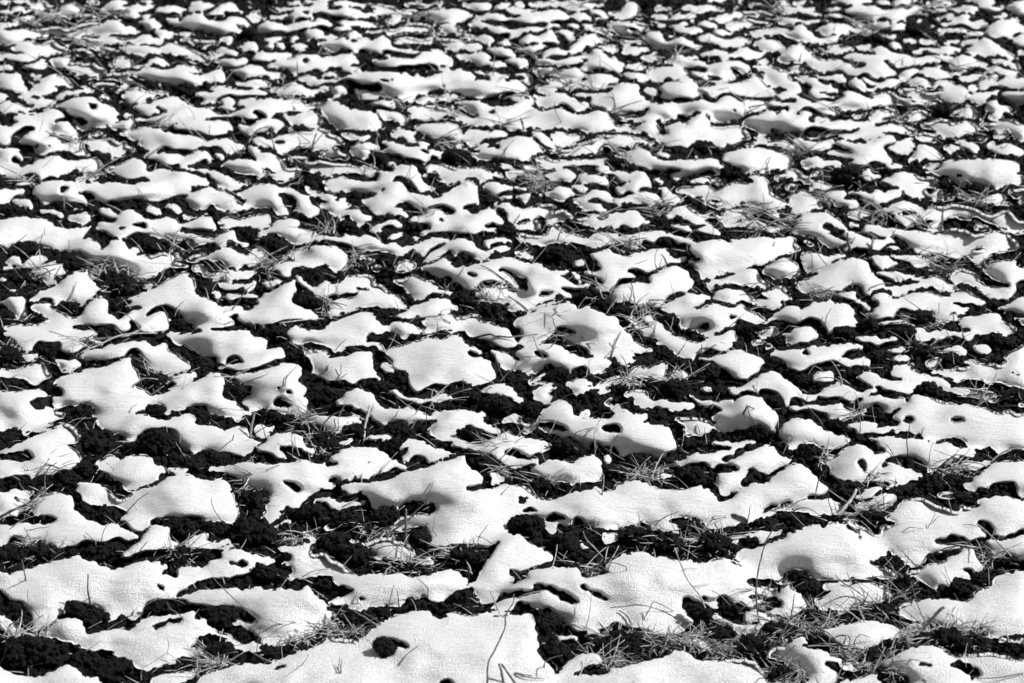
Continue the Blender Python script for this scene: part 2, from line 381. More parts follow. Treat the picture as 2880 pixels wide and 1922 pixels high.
(693,926): """
77,130 85,127 96,127 110,126 122,124 132,118 142,116 150,115 158,110 170,107 179,105 181,111 185,115 190,118 195,121 193,127 187,129 183,129 182,133 190,135 197,134 204,132 212,129 220,130 230,130 236,135 237,141 229,139 224,140 220,144 213,142 221,146 229,147 236,146 236,152 221,154 217,163 214,170 208,176 200,179 190,178 178,177 170,178 162,180 153,179 152,174 148,166 146,163 138,164 133,167 128,165 118,165 122,159 130,154 142,153 152,154 157,151 154,144 150,143 145,141 138,141 132,142 126,146 122,148 116,145 110,147 105,146 102,141 98,137 96,135 100,133 104,131 95,134 88,137 82,135
-30,115 -20,114 -10,111 0,110 10,111 20,112 30,111 40,111 50,109 55,111 62,112 73,113 75,109 68,108 74,103 80,99 90,98 98,98 108,99 115,103 119,108 124,109 132,113 128,115 122,114 114,118 108,120 102,122 96,124 90,124 92,118 88,122 88,124 82,126 78,126 74,122 66,127 70,128 73,129 67,132 59,132 53,136 48,140 45,144 40,147 32,147 28,152 24,156 18,160 13,158 15,152 18,147 19,140 20,136 14,133 4,131 0,127 -6,123 -14,120 -22,118
D 30,125 36,125 42,128 46,133 42,135 38,133
8,99 14,94 20,89 26,87 34,87 42,88 46,91 48,96 52,98 55,101 54,105 48,102 44,98 36,97 30,97 28,100 34,104 28,107 22,104 16,102
117,17 128,14 138,11 146,9 154,6 157,7 158,11 152,13 146,13 149,15 157,12 164,8 170,3 174,3 178,6 181,12 189,15 195,19 188,19 183,17 183,22 192,23 198,25 202,29 204,35 204,41 198,45 190,47 183,48 180,44 174,44 167,46 160,46 155,45 150,48 144,50 141,52 137,48 133,43 132,38 128,35 122,32 121,26 118,21
112,30 118,29 121,33 122,36 117,37 114,34
48,19 56,17 63,18 68,21 72,24 80,23 90,20 98,19 102,19 103,26 104,32 107,38 112,41 104,41 98,41 92,42 89,46 84,44 78,42 72,43 66,44 63,40 56,37 56,33 55,27 52,23
74,62 80,57 86,52 92,50 98,51 104,54 107,59 111,65 118,66 124,67 132,66 140,67 148,70 154,73 152,75 144,75 138,77 133,79 130,76 126,75 120,77 114,80 108,77 104,75 102,71 97,70 92,66 86,64 80,63
44,73 50,71 56,70 62,72 72,73 80,73 90,72 95,72 90,75 94,77 86,79 80,82 74,86 68,83 60,79 54,77
120,52 122,50 126,53 132,56 138,56 146,58 152,57 160,55 167,55 170,58 165,60 158,62 150,62 144,62 138,60 130,58 124,56
152,82 158,76 164,72 168,68 176,67 184,68 192,69 197,73 196,77 202,81 209,85 203,86 197,85 192,82 187,81 183,78 179,80 176,86 173,92 166,92 158,91 155,87 150,85
153,73 156,69 162,69 166,68 163,73 159,76
192,52 200,47 206,45 214,46 220,50 224,55 228,59 226,61 220,57 214,55 206,54 198,53
211,77 216,73 221,71 226,73 230,78 235,80 235,85 230,84 226,78 220,76
127,100 130,96 134,92 140,92 146,93 148,96 154,99 162,101 170,103 176,103 168,106 160,108 154,110 150,108 144,105 138,104 134,107 127,109 128,105 133,101 139,98 143,98 142,96 136,97 131,99
100,91 106,88 112,86 117,87 120,91 116,92 110,90 104,92
202,120 206,118 210,123 211,126 204,129 203,125
77,92 86,91 82,96 78,96
T 1.3 76,40 78,36 79,28
T 1.2 77,41 81,38 84,36
T 2 67,33 68,31 69,29
T 1.3 32,45 35,38 42,31
T 3 97,96 98,83 100,72 102,63
T 1.8 61,82 67,75 74,70 81,68
T 1.8 97,91 90,87 80,82
T 1 76,80 76,74 80,66 82,61
T 1 122,77 125,70 126,66
T 1.2 38,104 38,95 37,82
T 1.8 45,109 42,107 38,105
T 1.2 140,69 144,64 147,60
T 1.2 148,84 148,72 147,65
T 2 137,90 142,87 150,85
T 2.2 126,64 118,60 110,56
T 1.2 178,60 179,50 179,41
T 1.5 149,142 152,132 155,124
T 1.5 209,110 213,104 222,95
T 1.8 208,111 198,106 190,101 182,98
T 1.5 216,122 211,118 205,113
T 1.5 203,48 199,50 199,53
T 4 210,54 208,53 206,53
T 2 135,4 143,5 155,4 170,5
T 2.5 188,7 200,4 206,6 215,7 226,6 240,5
T 1.2 122,31 118,26 114,22
T 1.3 65,49 75,50 85,52
T 1 73,18 77,13 82,8
T 2 95,124 95,121 95,119
T 1 103,109 101,110 100,110
T 1.2 17,116 22,114 27,112
T 1.2 211,136 214,132 217,129
T 1.2 119,149 124,145 128,140
T 1.2 79,147 88,142 92,140
T 1 235,23 230,23 224,23
G 156,63 10,4
G 50,80 12,5
G 205,105 12,5
G 60,95 10,8
G 210,118 8,5
""",
(1387,926): """
20,18 28,15 38,12 48,12 54,14 60,18 66,21 72,24 78,25 82,22 86,22 92,24 96,26 95,30 93,35 87,36 82,36 79,33 76,30 70,31 66,34 63,37 60,35 56,32 50,29 46,27 44,30 38,33 36,36 30,38 25,36 20,33 18,34 12,33 8,32 4,26 0,20 0,18 8,19 14,21 17,24 20,26 24,25 20,21
D 33,18 38,18 44,21 47,23 42,24 36,22
23,0 17,-5 27,-12 46,-21 58,-23 65,-21 70,-16 76,-18 84,-16 92,-11 102,-9 105,-3 112,4 117,9 122,13 128,15 130,18 126,19 118,18 112,16 106,12 104,9 105,14 112,17 118,23 114,28 106,29 100,25 98,20 96,23 92,24 86,22 80,21 79,17 74,15 66,12 58,8 54,5 58,3 66,5 70,3 62,-1 54,-2 52,4 48,7 40,11 32,13 26,15 22,11 24,6
-20,3 -18,-3 -10,-6 -2,-5 8,-1 14,2 16,6 18,9 22,12 18,14 12,16 4,15 -4,10 -12,7
170,25 180,24 186,22 194,19 204,18 212,21 218,24 223,27 220,30 219,35 214,37 207,41 200,40 196,37 191,33 186,32 181,28
111,38 114,33 120,30 125,30 125,33 132,32 138,30 143,29 142,34 143,41 140,44 136,41 130,40 124,39 116,39
29,43 36,40 44,38 46,40 45,44 40,46 37,44 33,47
33,52 40,47 46,45 50,46 53,49 47,51 43,54 48,57 44,62 40,58 36,58 34,55
61,45 64,44 70,46 78,47 84,48 80,50 75,52 72,55 68,53 65,48
67,43 74,42 80,43 83,46 76,46 69,45
84,48 90,43 96,40 104,39 109,40 102,44 96,47 90,49
87,52 92,49 96,50 94,52 90,53
108,54 113,52 120,51 128,52 127,56 131,60 138,60 146,60 152,62 158,62 164,63 163,66 158,66 152,67 146,66 140,65 134,63 128,65 122,63 118,60 114,57
92,61 98,57 97,62 104,63 104,66 100,69 97,64
162,55 168,57 174,60 182,61 190,59 198,58 198,60 193,63 192,67 186,65 180,63 172,64 168,60
148,37 154,35 158,36 161,40 158,42 152,41
165,36 170,36 172,38 168,39
171,49 176,48 181,51 176,52
149,75 156,73 166,73 176,75 180,78 179,84 174,85 170,88 164,87 160,88 158,84 157,78 154,75
181,73 186,69 192,66 198,61 205,57 212,55 218,56 225,61 230,67 233,75 232,82 230,86 227,84 222,79 215,81 210,83 205,82 198,83 190,84 186,82 182,80 186,77 182,75
7,77 12,73 18,71 22,74 25,79 32,78 35,77 40,70 46,64 50,60 56,59 61,62 64,66 66,71 70,73 78,73 88,74 97,74 101,69 105,66 112,69 120,71 127,71 122,76 120,77 130,77 138,79 145,82 148,88 150,93 151,98 148,101 145,100 143,103 135,106 128,104 120,103 112,104 106,105 101,99 98,98 92,96 86,94 82,94 78,99 72,95 66,92 62,88 58,91 52,87 46,85 42,82 38,80 36,82 31,85 26,85 23,80 19,77 13,76
D 38,77 46,76 54,78 60,82 62,84 56,85 48,82 40,80
D 88,82 94,79 102,78 106,82 105,85 98,85 92,84
73,70 76,67 79,70 77,73 72,73
-34,96 -30,91 -24,92 -16,95 -8,94 0,90 8,86 14,85 18,89 26,90 34,91 41,93 45,95 47,98 42,101 36,101 31,105 26,102 20,99 12,99 10,103 16,105 22,108 30,108 37,108 33,112 26,113 20,115 14,113 8,110 2,110 0,106 -6,103 -14,101 -22,99
31,116 36,112 44,110 52,109 58,110 64,112 70,107 76,105 83,105 88,108 90,113 91,120 91,123 84,125 76,126 70,126 66,129 62,127 58,125 50,125 44,124 38,124 35,121
150,109 158,107 165,104 175,103 185,101 192,100 200,98 203,97 198,102 190,105 186,108 190,111 195,111 184,114 180,115 175,110 168,111 160,111 154,114
193,111 202,107 208,103 216,98 222,96 228,97 234,100 237,104 242,106 247,107 245,110 240,113 234,116 230,119 227,120 222,118 219,119 215,115 211,114 208,120 207,124 203,127 204,131 202,134 194,137 190,138 186,132 184,126 186,121 194,119 202,117 206,115 200,114
135,115 138,114 141,117 140,119 146,120 152,121 146,122 139,123 135,120
92,106 95,104 97,108 97,111 94,111
180,95 186,93 195,94 204,93 212,92 218,93 210,95 202,97 196,98 188,96
213,11 218,9 224,9 222,12 216,13
226,13 229,13 231,15 227,16
T 1.5 111,41 110,31 107,24 104,20
T 1.5 98,22 101,12 105,3
T 1.2 92,24 97,18 102,15
T 1.5 216,78 212,70 210,62
T 2.5 207,69 210,64 216,66
T 1 84,97 84,85 88,76 92,70
T 1.2 73,95 76,87 83,82
T 1.2 66,90 70,84 83,80
T 1.8 97,99 100,92 103,86
T 1.8 120,116 113,109 108,105
T 1 116,50 116,44 115,38
T 2 171,87 170,82 169,78
T 2 168,20 173,16 180,15 184,13
T 1.5 172,18 172,15 172,12
T 1.2 42,24 36,16 33,6
T 1 20,23 28,23 37,23
T 2 148,121 160,119 172,118 183,118
T 3 56,103 50,98 46,95
T 1.2 75,103 70,100 66,97
T 2 90,136 91,127 91,120
T 1.5 98,45 104,41 112,40
T 1.5 185,60 184,55 178,50
T 1.5 218,50 218,46 218,43
T .8 10,44 6,35 3,25 2,18
T 1 133,5 134,-3 134,-10
T 1 152,22 158,15 160,11
G 42,129 8,5
G 125,124 16,6
G 115,46 10,4
G 64,16 8,4
G 150,45 10,4
""",
(2080,926): """
35,6 42,3 50,-1 58,-1 63,2 65,6 60,9 56,11 50,11 44,12 40,12 40,9
27,21 35,18 44,17 52,18 60,15 66,15 76,14 86,13 92,12 98,13 101,15 95,16 88,18 82,23 88,25 96,25 102,24 108,27 107,30 100,30 95,29 90,32 84,30 82,27 74,26 68,28 60,31 55,34 48,34 42,33 38,28 34,24
D 50,20 54,18 59,20 60,22 55,23
97,7 102,6 108,6 115,8 122,8 130,8 126,11 120,12 115,14 111,13 108,10 102,10 98,9
164,19 170,16 178,15 184,14 187,19 182,21 176,18 170,19
193,14 198,14 205,15 208,18 204,19 196,18
123,18 130,16 137,16 134,19 128,19
60,40 66,37 72,35 76,37 77,41 74,44 68,44 62,43
-9,49 0,48 6,45 14,40 20,36 26,35 32,37 36,41 34,43 40,43 45,47 50,53 56,55 62,54 68,51 74,47 80,45 86,45 92,48 97,52 103,52 108,49 114,49 110,54 104,57 98,57 93,60 88,60 84,57 78,56 70,57 64,56 60,59 56,60 50,58 46,56 42,57 40,61 37,64 35,60 34,57 30,52 24,50 18,50 10,52 4,51 -4,54
97,40 101,39 104,35 108,35 114,38 120,42 126,44 132,43 138,39 132,40 128,39 127,36 130,35 129,31 132,30 138,29 143,29 140,32 136,33 145,34 149,37 144,40 150,38 156,38 160,40 168,40 173,45 174,49 172,51 167,48 162,46 157,43 152,44 146,45 142,50 139,54 134,52 128,51 120,50 116,47 110,48 105,46 101,43
154,27 160,25 166,25 164,29 160,33 155,31
158,36 164,33 170,34 178,33 186,32 192,29 188,27 192,26 200,29 208,28 214,30 220,30 217,27 224,29 230,29 220,25 222,21 228,18 240,16 240,47 226,46 218,45 212,43 206,45 202,43 196,41 188,40 182,43 176,42 170,40 166,37
D 219,33 224,34 230,36 232,39 225,38
98,61 104,57 110,55 116,55 122,57 128,58 136,56 137,62 134,64 128,67 121,68 117,64 112,62 106,66 102,64
40,66 44,64 50,65 56,62 64,63 70,64 76,62 82,62 85,66 90,68 95,71 88,71 82,74 74,73 70,69 62,67 54,66 46,68
D 75,65 80,66 84,66 82,67 77,67
33,88 35,83 38,78 44,75 52,74 58,76 66,81 74,85 80,87 86,88 92,91 88,95 84,97 79,99 74,98 68,98 66,95 60,94 54,95 48,97 43,99 39,94 35,90
127,73 132,68 137,63 141,58 144,55 152,55 160,57 170,60 180,62 190,63 200,65 208,68 215,69 222,68 228,71 240,73 240,97 228,98 222,101 215,102 210,99 206,97 198,99 192,98 187,95 184,90 178,88 172,89 166,91 160,94 156,92 152,91 149,87 145,88 144,85 139,83 132,84 125,83 118,87 111,86 108,85 112,82 118,81 125,81 132,80 136,77 141,78 145,76 142,73 136,75
D 173,74 178,72 184,74 189,78 183,77 177,76
D 123,85 130,84 137,86 140,88 135,90 128,90 123,88
D 145,87 149,86 153,90 152,92 147,91
D 135,75 138,72 143,72 145,76 141,78
89,80 96,78 104,77 110,78 115,79 110,83 106,86 98,86 96,82
105,89 123,89 130,90 140,91 150,92 160,94 166,94 172,94 177,97 183,99 190,97 194,100 194,104 184,104 178,107 172,110 168,114 162,116 157,118 154,113 150,108 144,105 136,105 128,106 121,107 118,104 121,101 117,98 113,94 118,92 112,91
65,107 68,105 76,106 82,104 84,100 90,97 96,95 102,97 108,100 112,104 118,103 121,106 118,109 117,112 116,117 110,119 106,121 104,124 104,128 98,128 90,127 82,124 77,120 76,115 70,110
D 95,108 98,107 102,109 104,114 105,119 102,120 100,115 97,110
104,124 110,120 118,115 126,112 133,113 140,116 147,119 150,121 146,124 141,124 138,128 132,128 126,131 120,131 124,128 118,126 110,126
97,139 103,134 110,131 116,131 112,135 108,140 100,140
185,129 190,127 194,123 200,118 206,113 214,110 222,109 230,110 240,108 240,141 235,140 230,137 229,132 226,126 220,126 214,126 208,128 206,131 198,131 192,133
173,116 182,113 192,110 200,110 206,109 205,112 198,115 190,117 182,117
164,136 172,135 178,136 180,139 174,140 168,139
174,50 180,48 188,48 193,51 198,54 194,56 188,56 184,53 178,52
201,55 208,54 214,56 212,60 206,58
230,63 235,62 236,64 231,64
126,24 132,22 141,24 138,26 131,26
72,0 80,-1 79,2 74,3
T 1.3 139,101 138,92 140,84 141,77
T 1.3 99,88 100,79 99,69
T 2.5 80,78 90,74 100,69 112,66
T 1.3 69,80 63,71 56,64 51,60
T 1.5 85,44 82,36 78,29 75,26
T 1.5 84,44 78,41 68,40 57,41
T 1.5 54,105 54,97 52,90
T 2 70,102 62,102 56,104
T 1.5 63,135 66,124 72,116
T .8 157,122 157,108 160,94
T 2 161,127 164,116 172,108 180,104 190,106
T 2.5 206,112 212,105 220,100 235,97
T 1.2 167,122 165,119 164,117
T 1.5 127,104 124,98 121,95
T 1.2 150,88 151,84 152,81
T 1 32,87 32,80 31,74
T 1 28,84 30,80 31,76
T 1.2 130,126 124,125 120,123
T 1.2 128,130 129,127 129,124
T 1 210,42 212,38 213,35
T 2 234,60 232,56 231,52
T 1.2 197,29 194,23 189,20
T 1.5 186,9 185,6 184,3
T 3 215,63 220,61 224,60
T 1 82,29 83,26 83,23
T 1 103,31 102,29 102,27
T 1 54,60 56,57 57,55
T 2 181,138 190,136 198,135
T 1.2 175,149 174,144 173,138
T 1.5 111,102 115,101 118,101
G 178,120 12,8
G 95,73 6,4
G 112,127 6,4
G 70,110 6,8
G 150,20 14,4
G 200,58 10,4
""",
(0,463): """
28,20 34,15 40,13 50,14 60,15 70,15 78,14 82,16 90,16 100,16 108,17 118,15 124,14 132,11 140,9 148,6 154,6 160,8 166,11 172,15 170,18 164,19 160,17 156,19 152,22 158,23 154,26 146,26 140,28 132,30 124,30 116,29 108,29 98,30 94,29 90,30 86,32 82,30 79,25 74,22 66,22 64,24 68,27 72,30 72,33 66,32 58,31 48,30 42,32 36,34 33,30 31,26 28,24
D 48,23 50,19 56,18 59,20 55,21 51,24
-3,22 8,21 18,20 20,22 18,24 12,26 8,29 4,32 0,32 -3,31
10,29 16,28 22,28 25,32 26,37 23,36 19,34 15,34 12,31
33,38 38,37 44,38 50,41 53,44 48,42 40,40
56,44 62,41 68,40 72,40 75,45 72,48 68,50 64,46 58,46
61,38 66,37 68,38 64,40
82,38 88,37 94,40 98,42 94,44 90,44 86,42
80,52 86,48 94,48 98,42 104,39 110,38 115,41 118,44 124,47 128,46 134,44 140,44 143,46 146,49 150,51 148,54 147,56 142,60 138,58 132,61 128,58 122,58 114,56 106,58 103,60 98,61 92,58 88,55 84,54
D 108,50 112,48 118,48 121,50 120,54 114,52
D 96,52 102,50 106,52 100,54
120,37 124,35 128,36 133,41 130,42 126,42 122,39
138,34 142,33 146,34 150,39 148,40 144,39 140,37
150,41 156,43 162,42 170,40 172,41 166,43 158,45 154,46
152,28 158,25 164,21 170,19 175,19 179,22 186,23 192,27 194,32 198,34 204,35 200,37 196,38 192,39 188,37 184,38 180,36 178,33 174,32 170,36 164,37 158,34 155,31
150,50 156,47 162,45 168,43 173,43 175,46 177,51 177,54 172,54 166,53 160,53 156,53 152,51
180,48 186,45 192,43 197,45 202,44 208,42 214,41 220,42 223,45 224,50 222,52 218,53 216,55 212,52 206,51 200,50 194,51 188,53 182,54 184,52 188,49
142,60 146,57 152,56 158,57 164,59 168,62 176,62 178,63 172,65 166,65 160,63 152,62 146,61
178,62 184,58 190,55 193,55 194,60 197,64 206,65 202,67 197,65 190,61 186,62 187,66 184,69 180,67
-3,47 6,46 14,44 22,44 30,45 38,46 42,48 44,52 50,52 58,54 66,53 72,52 73,53 70,57 69,61 64,65 58,68 54,70 50,71 46,71 40,69 34,67 30,65 26,63 20,64 16,64 10,66 6,70 2,67 -3,66
56,70 62,66 68,62 74,61 78,63 81,67 82,71 86,70 92,65 97,62 100,62 103,66 105,71 110,74 118,76 124,76 130,74 136,73 140,75 144,78 146,82 150,82 158,84 156,84 148,84 140,84 136,86 135,89 130,91 124,93 118,95 112,94 108,91 106,88 102,85 96,82 90,83 86,80 82,80 76,84 68,84 67,82 71,80 70,76 66,73 58,72
5,80 10,77 14,77 17,81 20,83 24,79 30,76 35,76 40,79 36,80 33,83 30,85 24,84 18,83 12,82 8,83
25,90 30,86 36,82 42,81 48,81 52,85 54,89 50,91 46,90 44,94 47,98 44,101 40,98 36,95 32,93 28,94
3,85 8,84 10,86 5,87
0,94 7,91 4,96
25,111 30,108 36,105 42,103 48,99 53,95 58,91 64,89 70,88 75,88 77,92 82,95 86,98 86,104 80,103 78,106 76,109 72,113 67,117 64,114 60,112 56,114 50,113 46,115 44,113 47,109 42,111 36,110 32,112 28,114
-3,114 4,112 10,109 16,110 19,111 19,118 20,123 24,126 18,126 12,128 11,123 8,119 4,115
27,117 34,115 42,115 40,118 46,121 44,123 40,126 36,125 32,121
4,134 14,133 24,133 32,132 40,126 46,122 54,123 62,127 66,124 69,122 70,119 74,114 80,110 84,110 88,113 89,117 89,122 94,126 98,128 104,125 110,120 118,119 112,122 108,127 105,130 108,133 106,137 100,139 97,136 93,131 88,132 80,132 72,132 64,131 58,135 62,137 68,137 76,138 82,142 80,147 86,146 84,149 78,148 74,145 70,142 66,144 62,148 57,151 52,150 48,146 40,146 32,146 28,149 26,154 22,156 16,151 12,146 6,141
51,150 58,147 66,146 71,148 67,153 61,156 54,155
104,110 112,109 120,105 128,101 136,97 143,93 149,90 153,90 158,94 162,99 161,104 164,109 170,111 176,114 180,117 188,117 194,118 200,120 208,121 206,125 200,128 196,124 190,124 187,127 194,130 190,134 184,135 178,135 172,136 166,137 160,134 162,130 156,132 153,128 150,124 144,120 140,117 134,117 126,119 120,125 118,127 112,130 106,127 110,121 118,118 112,117 104,119 108,115 112,113
113,132 118,127 124,125 130,122 134,121 137,127 138,132 135,137 130,138 124,140 116,138 110,141 102,143 96,143 104,140 112,138 116,135
153,79 160,76 168,74 174,74 180,71 186,69 192,71 197,74 203,76 209,75 214,79 219,81 213,82 208,84 202,82 198,86 192,84 186,83 182,79 178,80 174,79 168,77 162,80 156,80
209,71 214,70 218,74 221,78 227,80 224,83 218,81 212,78
159,84 166,83 170,87 174,91 180,90 178,93 172,93 166,91 160,88
180,90 188,88 196,87 206,88 214,88 210,90 204,94 198,94 192,97 188,97 184,94 178,96 172,96 176,93
180,97 188,98 194,99 200,99 201,101 196,103 190,104 184,102
200,104 204,99 208,97 211,97 208,102 205,105
175,105 180,105 182,107 178,109
188,107 196,108 204,107 212,109 208,111 200,110 194,112 190,114 188,110
118,99 124,98 128,98 126,102 122,103
107,71 110,69 114,72 112,74 108,73
173,6 178,6 184,10 190,11 196,15 202,16 202,18 197,20 192,20 188,21 184,20 181,17 178,13 174,9
182,2 190,-3 210,-3 216,4 222,6 223,9 218,12 212,8 204,7 196,6 188,4
63,12 70,9 80,9 78,12 70,14 64,14
12,16 18,15 22,14 26,15 20,18 14,18
139,71 144,70 146,74 150,78 145,78 141,76
9,103 13,104 14,107 10,106
202,14 206,14 208,17 205,19
T 2.5 91,107 90,98 86,86
T 1.2 57,80 57,72 57,63
T 1.2 55,114 60,106 63,97
T 1 32,67 34,61 35,56
T 1.5 6,69 14,64 22,58
T 1.5 14,42 11,36 7,31
T 1.5 192,119 197,113 203,104 210,98
T 1 143,82 141,76 142,66 138,60 137,55
T 2 199,46 194,43 188,40 182,39
T 3 188,97 187,93 186,89
T 1.2 45,92 48,87 50,84
T 1.2 116,137 110,129 104,124 98,122
T 1.2 139,128 137,122 133,117
T 1 144,120 148,116 152,113
T 1 192,129 184,132 177,130
T 1.5 172,112 171,106 169,102
T .8 120,30 116,22 112,19
T 1.2 37,57 37,54 37,52
T 1.2 24,98 16,92 10,86
T 1.2 34,97 24,90 12,86
T 1.2 64,12 74,10 84,3
T 1.2 70,14 80,8 88,3
T 1 225,102 222,94 218,84 215,80
T 2 7,75 3,71 0,68
T 1 187,21 188,18 188,15
G 88,92 10,8
G 25,92 12,5
G 102,100 10,6
G 150,68 14,3
G 222,85 8,5
G 76,9 12,3
G 180,93 10,4
G 22,16 8,4
""",
(693,463): """
62,15 68,13 74,10 80,10 84,13 92,14 100,15 108,14 111,10 110,6 116,7 120,6 124,3 130,1 136,1 140,3 139,5 143,8 145,12 146,16 150,18 156,20 152,22 146,23 142,22 138,16 134,12 128,10 124,9 121,13 118,17 112,20 108,24 102,23 96,24 90,22 84,22 80,24 74,23 70,20 66,21 65,18
97,30 104,27 112,22 118,17 122,14 126,15 130,19 135,24 142,25 150,25 153,28 156,29 163,26 170,22 175,17 180,13 184,13 188,17 190,21 190,26 191,32 187,32 182,33 178,36 182,40 184,44 178,46 172,47 166,49 162,46 157,43 150,44 146,46 149,49 142,46 148,41 156,37 160,39 166,43 172,41 174,38 168,35 160,32 154,34 148,36 142,36 138,34 134,31 128,32 122,35 118,38 116,41 110,42 106,40 102,35 98,32
D 167,28 169,26 171,29 168,29
149,3 154,0 160,1 166,1 172,3 178,2 186,3 192,2 198,3 202,8 202,13 198,13 194,16 192,11 186,9 182,10 178,14 172,16 166,16 166,13 160,13 158,10 164,8 160,6 154,6
214,6 220,4 226,6 232,7 240,9 243,11 238,14 234,12 228,9 222,10 218,11
205,8 210,8 212,10 208,11
196,16 202,14 208,15 208,18 214,17 219,20 212,22 208,25 204,26 200,22 197,20
208,28 216,26 224,26 230,24 234,24 232,30 228,33 226,28 220,26 214,28
222,19 232,19 232,21 226,21
211,35 216,32 222,35 228,37 234,36 240,33 246,33 252,33 256,35 254,38 248,41 246,44 244,41 240,44 234,46 230,44 222,50 218,46 215,40
141,59 148,55 154,53 160,50 168,49 172,47 178,46 184,43 192,40 200,38 206,37 206,40 210,45 212,47 209,50 204,48 198,48 196,51 200,53 208,54 206,56 200,55 194,55 190,58 184,57 178,57 172,56 166,55 160,55 152,56 146,58
133,46 138,44 144,45 150,46 152,49 148,49 142,48 136,48
149,42 154,40 158,43 160,47 165,49 160,51 154,53 150,50 152,47
-8,24 -4,23 4,19 10,17 18,17 24,19 28,22 26,25 29,31 33,38 35,41 32,44 28,41 24,37 20,34 12,35 4,35 -5,35 -1,33 0,28 -4,27
26,22 30,19 36,20 42,23 46,26 50,28 53,32 57,35 60,39 56,43 50,42 46,39 41,40 42,36 41,29 38,25 32,24
10,56 18,53 24,49 30,46 38,45 43,46 44,49 41,51 44,54 50,55 57,57 58,61 54,63 46,65 40,65 34,62 30,60 24,57 18,57 12,59
48,19 54,22 60,24 66,26 72,26 78,28 82,29 80,32 86,33 84,36 78,39 72,43 68,40 64,38 62,34 68,32 64,28 56,26 52,24
D 70,28 76,27 80,29 74,31
76,44 80,39 86,37 92,38 98,42 103,46 98,47 92,49 88,46 86,42 82,41 79,46
118,39 122,36 127,36 131,39 134,43 130,43 126,41 122,43 119,42
102,55 108,51 114,48 120,45 126,47 128,51 124,53 120,49 114,50 109,53 113,56 107,57
118,60 122,57 128,56 128,58 122,60 119,62
57,61 64,60 70,60 76,61 82,59 88,60 94,60 100,59 107,61 112,65 117,67 121,65 126,68 132,69 138,67 144,65 150,62 158,61 167,62 165,65 158,66 153,69 150,72 147,75 144,72 140,71 134,72 126,74 118,73 110,70 104,71 98,70 92,70 88,68 84,66 78,64 70,63 64,62 60,64
148,78 153,73 160,69 166,65 172,63 180,62 186,65 192,70 198,73 202,72 208,68 214,67 217,69 212,72 206,74 200,77 194,79 188,77 184,74 178,72 175,72 173,75 169,70 165,71 161,76 155,79 150,80
146,85 152,82 158,79 163,77 168,81 174,85 180,85 186,83 194,80 200,79 208,78 218,78 226,79 235,82 235,90 228,94 222,91 216,86 210,86 206,88 212,89 216,92 220,95 224,99 226,102 232,106 234,108 230,110 232,113 226,115 220,114 212,116 206,114 200,112 194,111 190,111 185,108 184,105 190,106 196,103 200,102 208,101 212,98 206,97 200,95 194,97 188,102 180,102 176,99 172,96 170,92 166,91 162,94 158,92 154,90 151,88
D 180,89 186,88 192,91 188,93 182,91
D 206,86 212,85 218,88 222,93 217,92 212,89
D 209,99 214,98 220,101 226,105 220,106 214,103
121,96 128,96 134,93 140,92 144,94 148,97 154,96 154,100 159,102 156,104 164,104 170,106 166,108 160,106 152,107 148,109 146,112 140,112 136,109 133,104 128,100
125,82 130,80 136,80 140,83 139,85 134,88 128,89 124,87
105,84 109,83 113,86 111,88 107,88
95,77 99,76 104,78 107,79 103,81 97,80
21,85 28,81 34,80 40,80 46,76 52,70 57,67 62,67 70,67 78,70 82,74 84,80 84,85 80,86 74,89 70,86 64,82 58,84 52,85 46,84 40,85 38,89 36,92 30,93 26,88
30,78 36,72 42,70 50,70 48,73 44,77 38,79
-6,122 0,122 4,119 10,115 18,110 23,106 28,101 34,97 39,95 39,100 39,107 37,112 40,116 46,119 52,121 57,125 58,128 50,128 42,128 34,128 28,130 22,131 14,133 6,133 0,130 -8,128
8,112 14,109 20,105 25,103 22,107 16,111 10,114
41,93 43,92 46,95 50,99 55,102 60,101 64,97 70,98 76,98 82,95 84,92 92,92 98,92 104,93 107,96 105,99 100,101 96,100 90,102 94,104 100,103 106,100 112,101 117,105 119,108 124,108 128,113 132,117 130,119 124,119 118,119 112,118 106,116 100,117 96,118 88,121 82,123 76,125 70,125 68,121 66,117 70,114 76,112 84,111 90,110 94,108 88,105 82,105 76,107 70,108 64,110 58,111 54,108 50,103 46,100 44,97
D 89,102 94,100 100,100 104,101 100,104 94,105
123,125 130,122 136,119 144,115 152,112 160,111 168,112 171,116 175,118 174,121 170,119 168,121 167,125 162,124 156,126 150,127 144,125 140,124 137,128 133,127 128,128
146,129 154,127 162,124 168,125 174,127 180,126 186,124 192,125 194,128 190,132 186,135 182,136 176,137 170,139 166,137 160,136 156,139 150,140 146,137 150,134 148,131
114,136 120,132 127,130 133,131 138,133 143,136 142,140 136,140 130,144 126,142 121,139
32,138 36,136 42,134 48,137 56,137 62,137 68,133 76,129 84,125 92,123 98,122 104,124 108,130 114,136 110,139 104,137 100,141 97,146 94,147 102,147 109,148 115,152 111,152 106,148 98,149 90,149 84,151 80,153 74,156 72,152 66,150 58,147 50,146 46,148 40,149 36,146 34,142 32,140
186,136 190,132 196,130 204,131 210,132 214,136 214,139 219,142 219,145 222,148 229,150 222,152 216,153 210,150 204,147 198,143 192,141 187,139
14,98 22,97 30,95 26,98 22,102 18,103
196,65 202,62 208,61 214,63 218,64 214,65 208,64 202,65 199,68
223,58 230,58 236,60 236,65 230,64 226,62
222,74 228,72 236,72 236,79 230,77 224,75
215,118 221,115 228,117 232,120 229,124 224,122 218,121
220,53 228,50 235,49 235,53 228,53
137,60 142,60 144,62 140,62
T 1.8 72,57 66,47 62,38 58,31
T 1.5 74,54 68,46 67,40
T 1 70,68 64,60 62,55
T 1.2 40,78 39,70 41,63 44,57
T 1.2 36,78 38,73 40,68
T 1 88,69 96,67 105,66
T 1.2 137,90 132,84 127,79
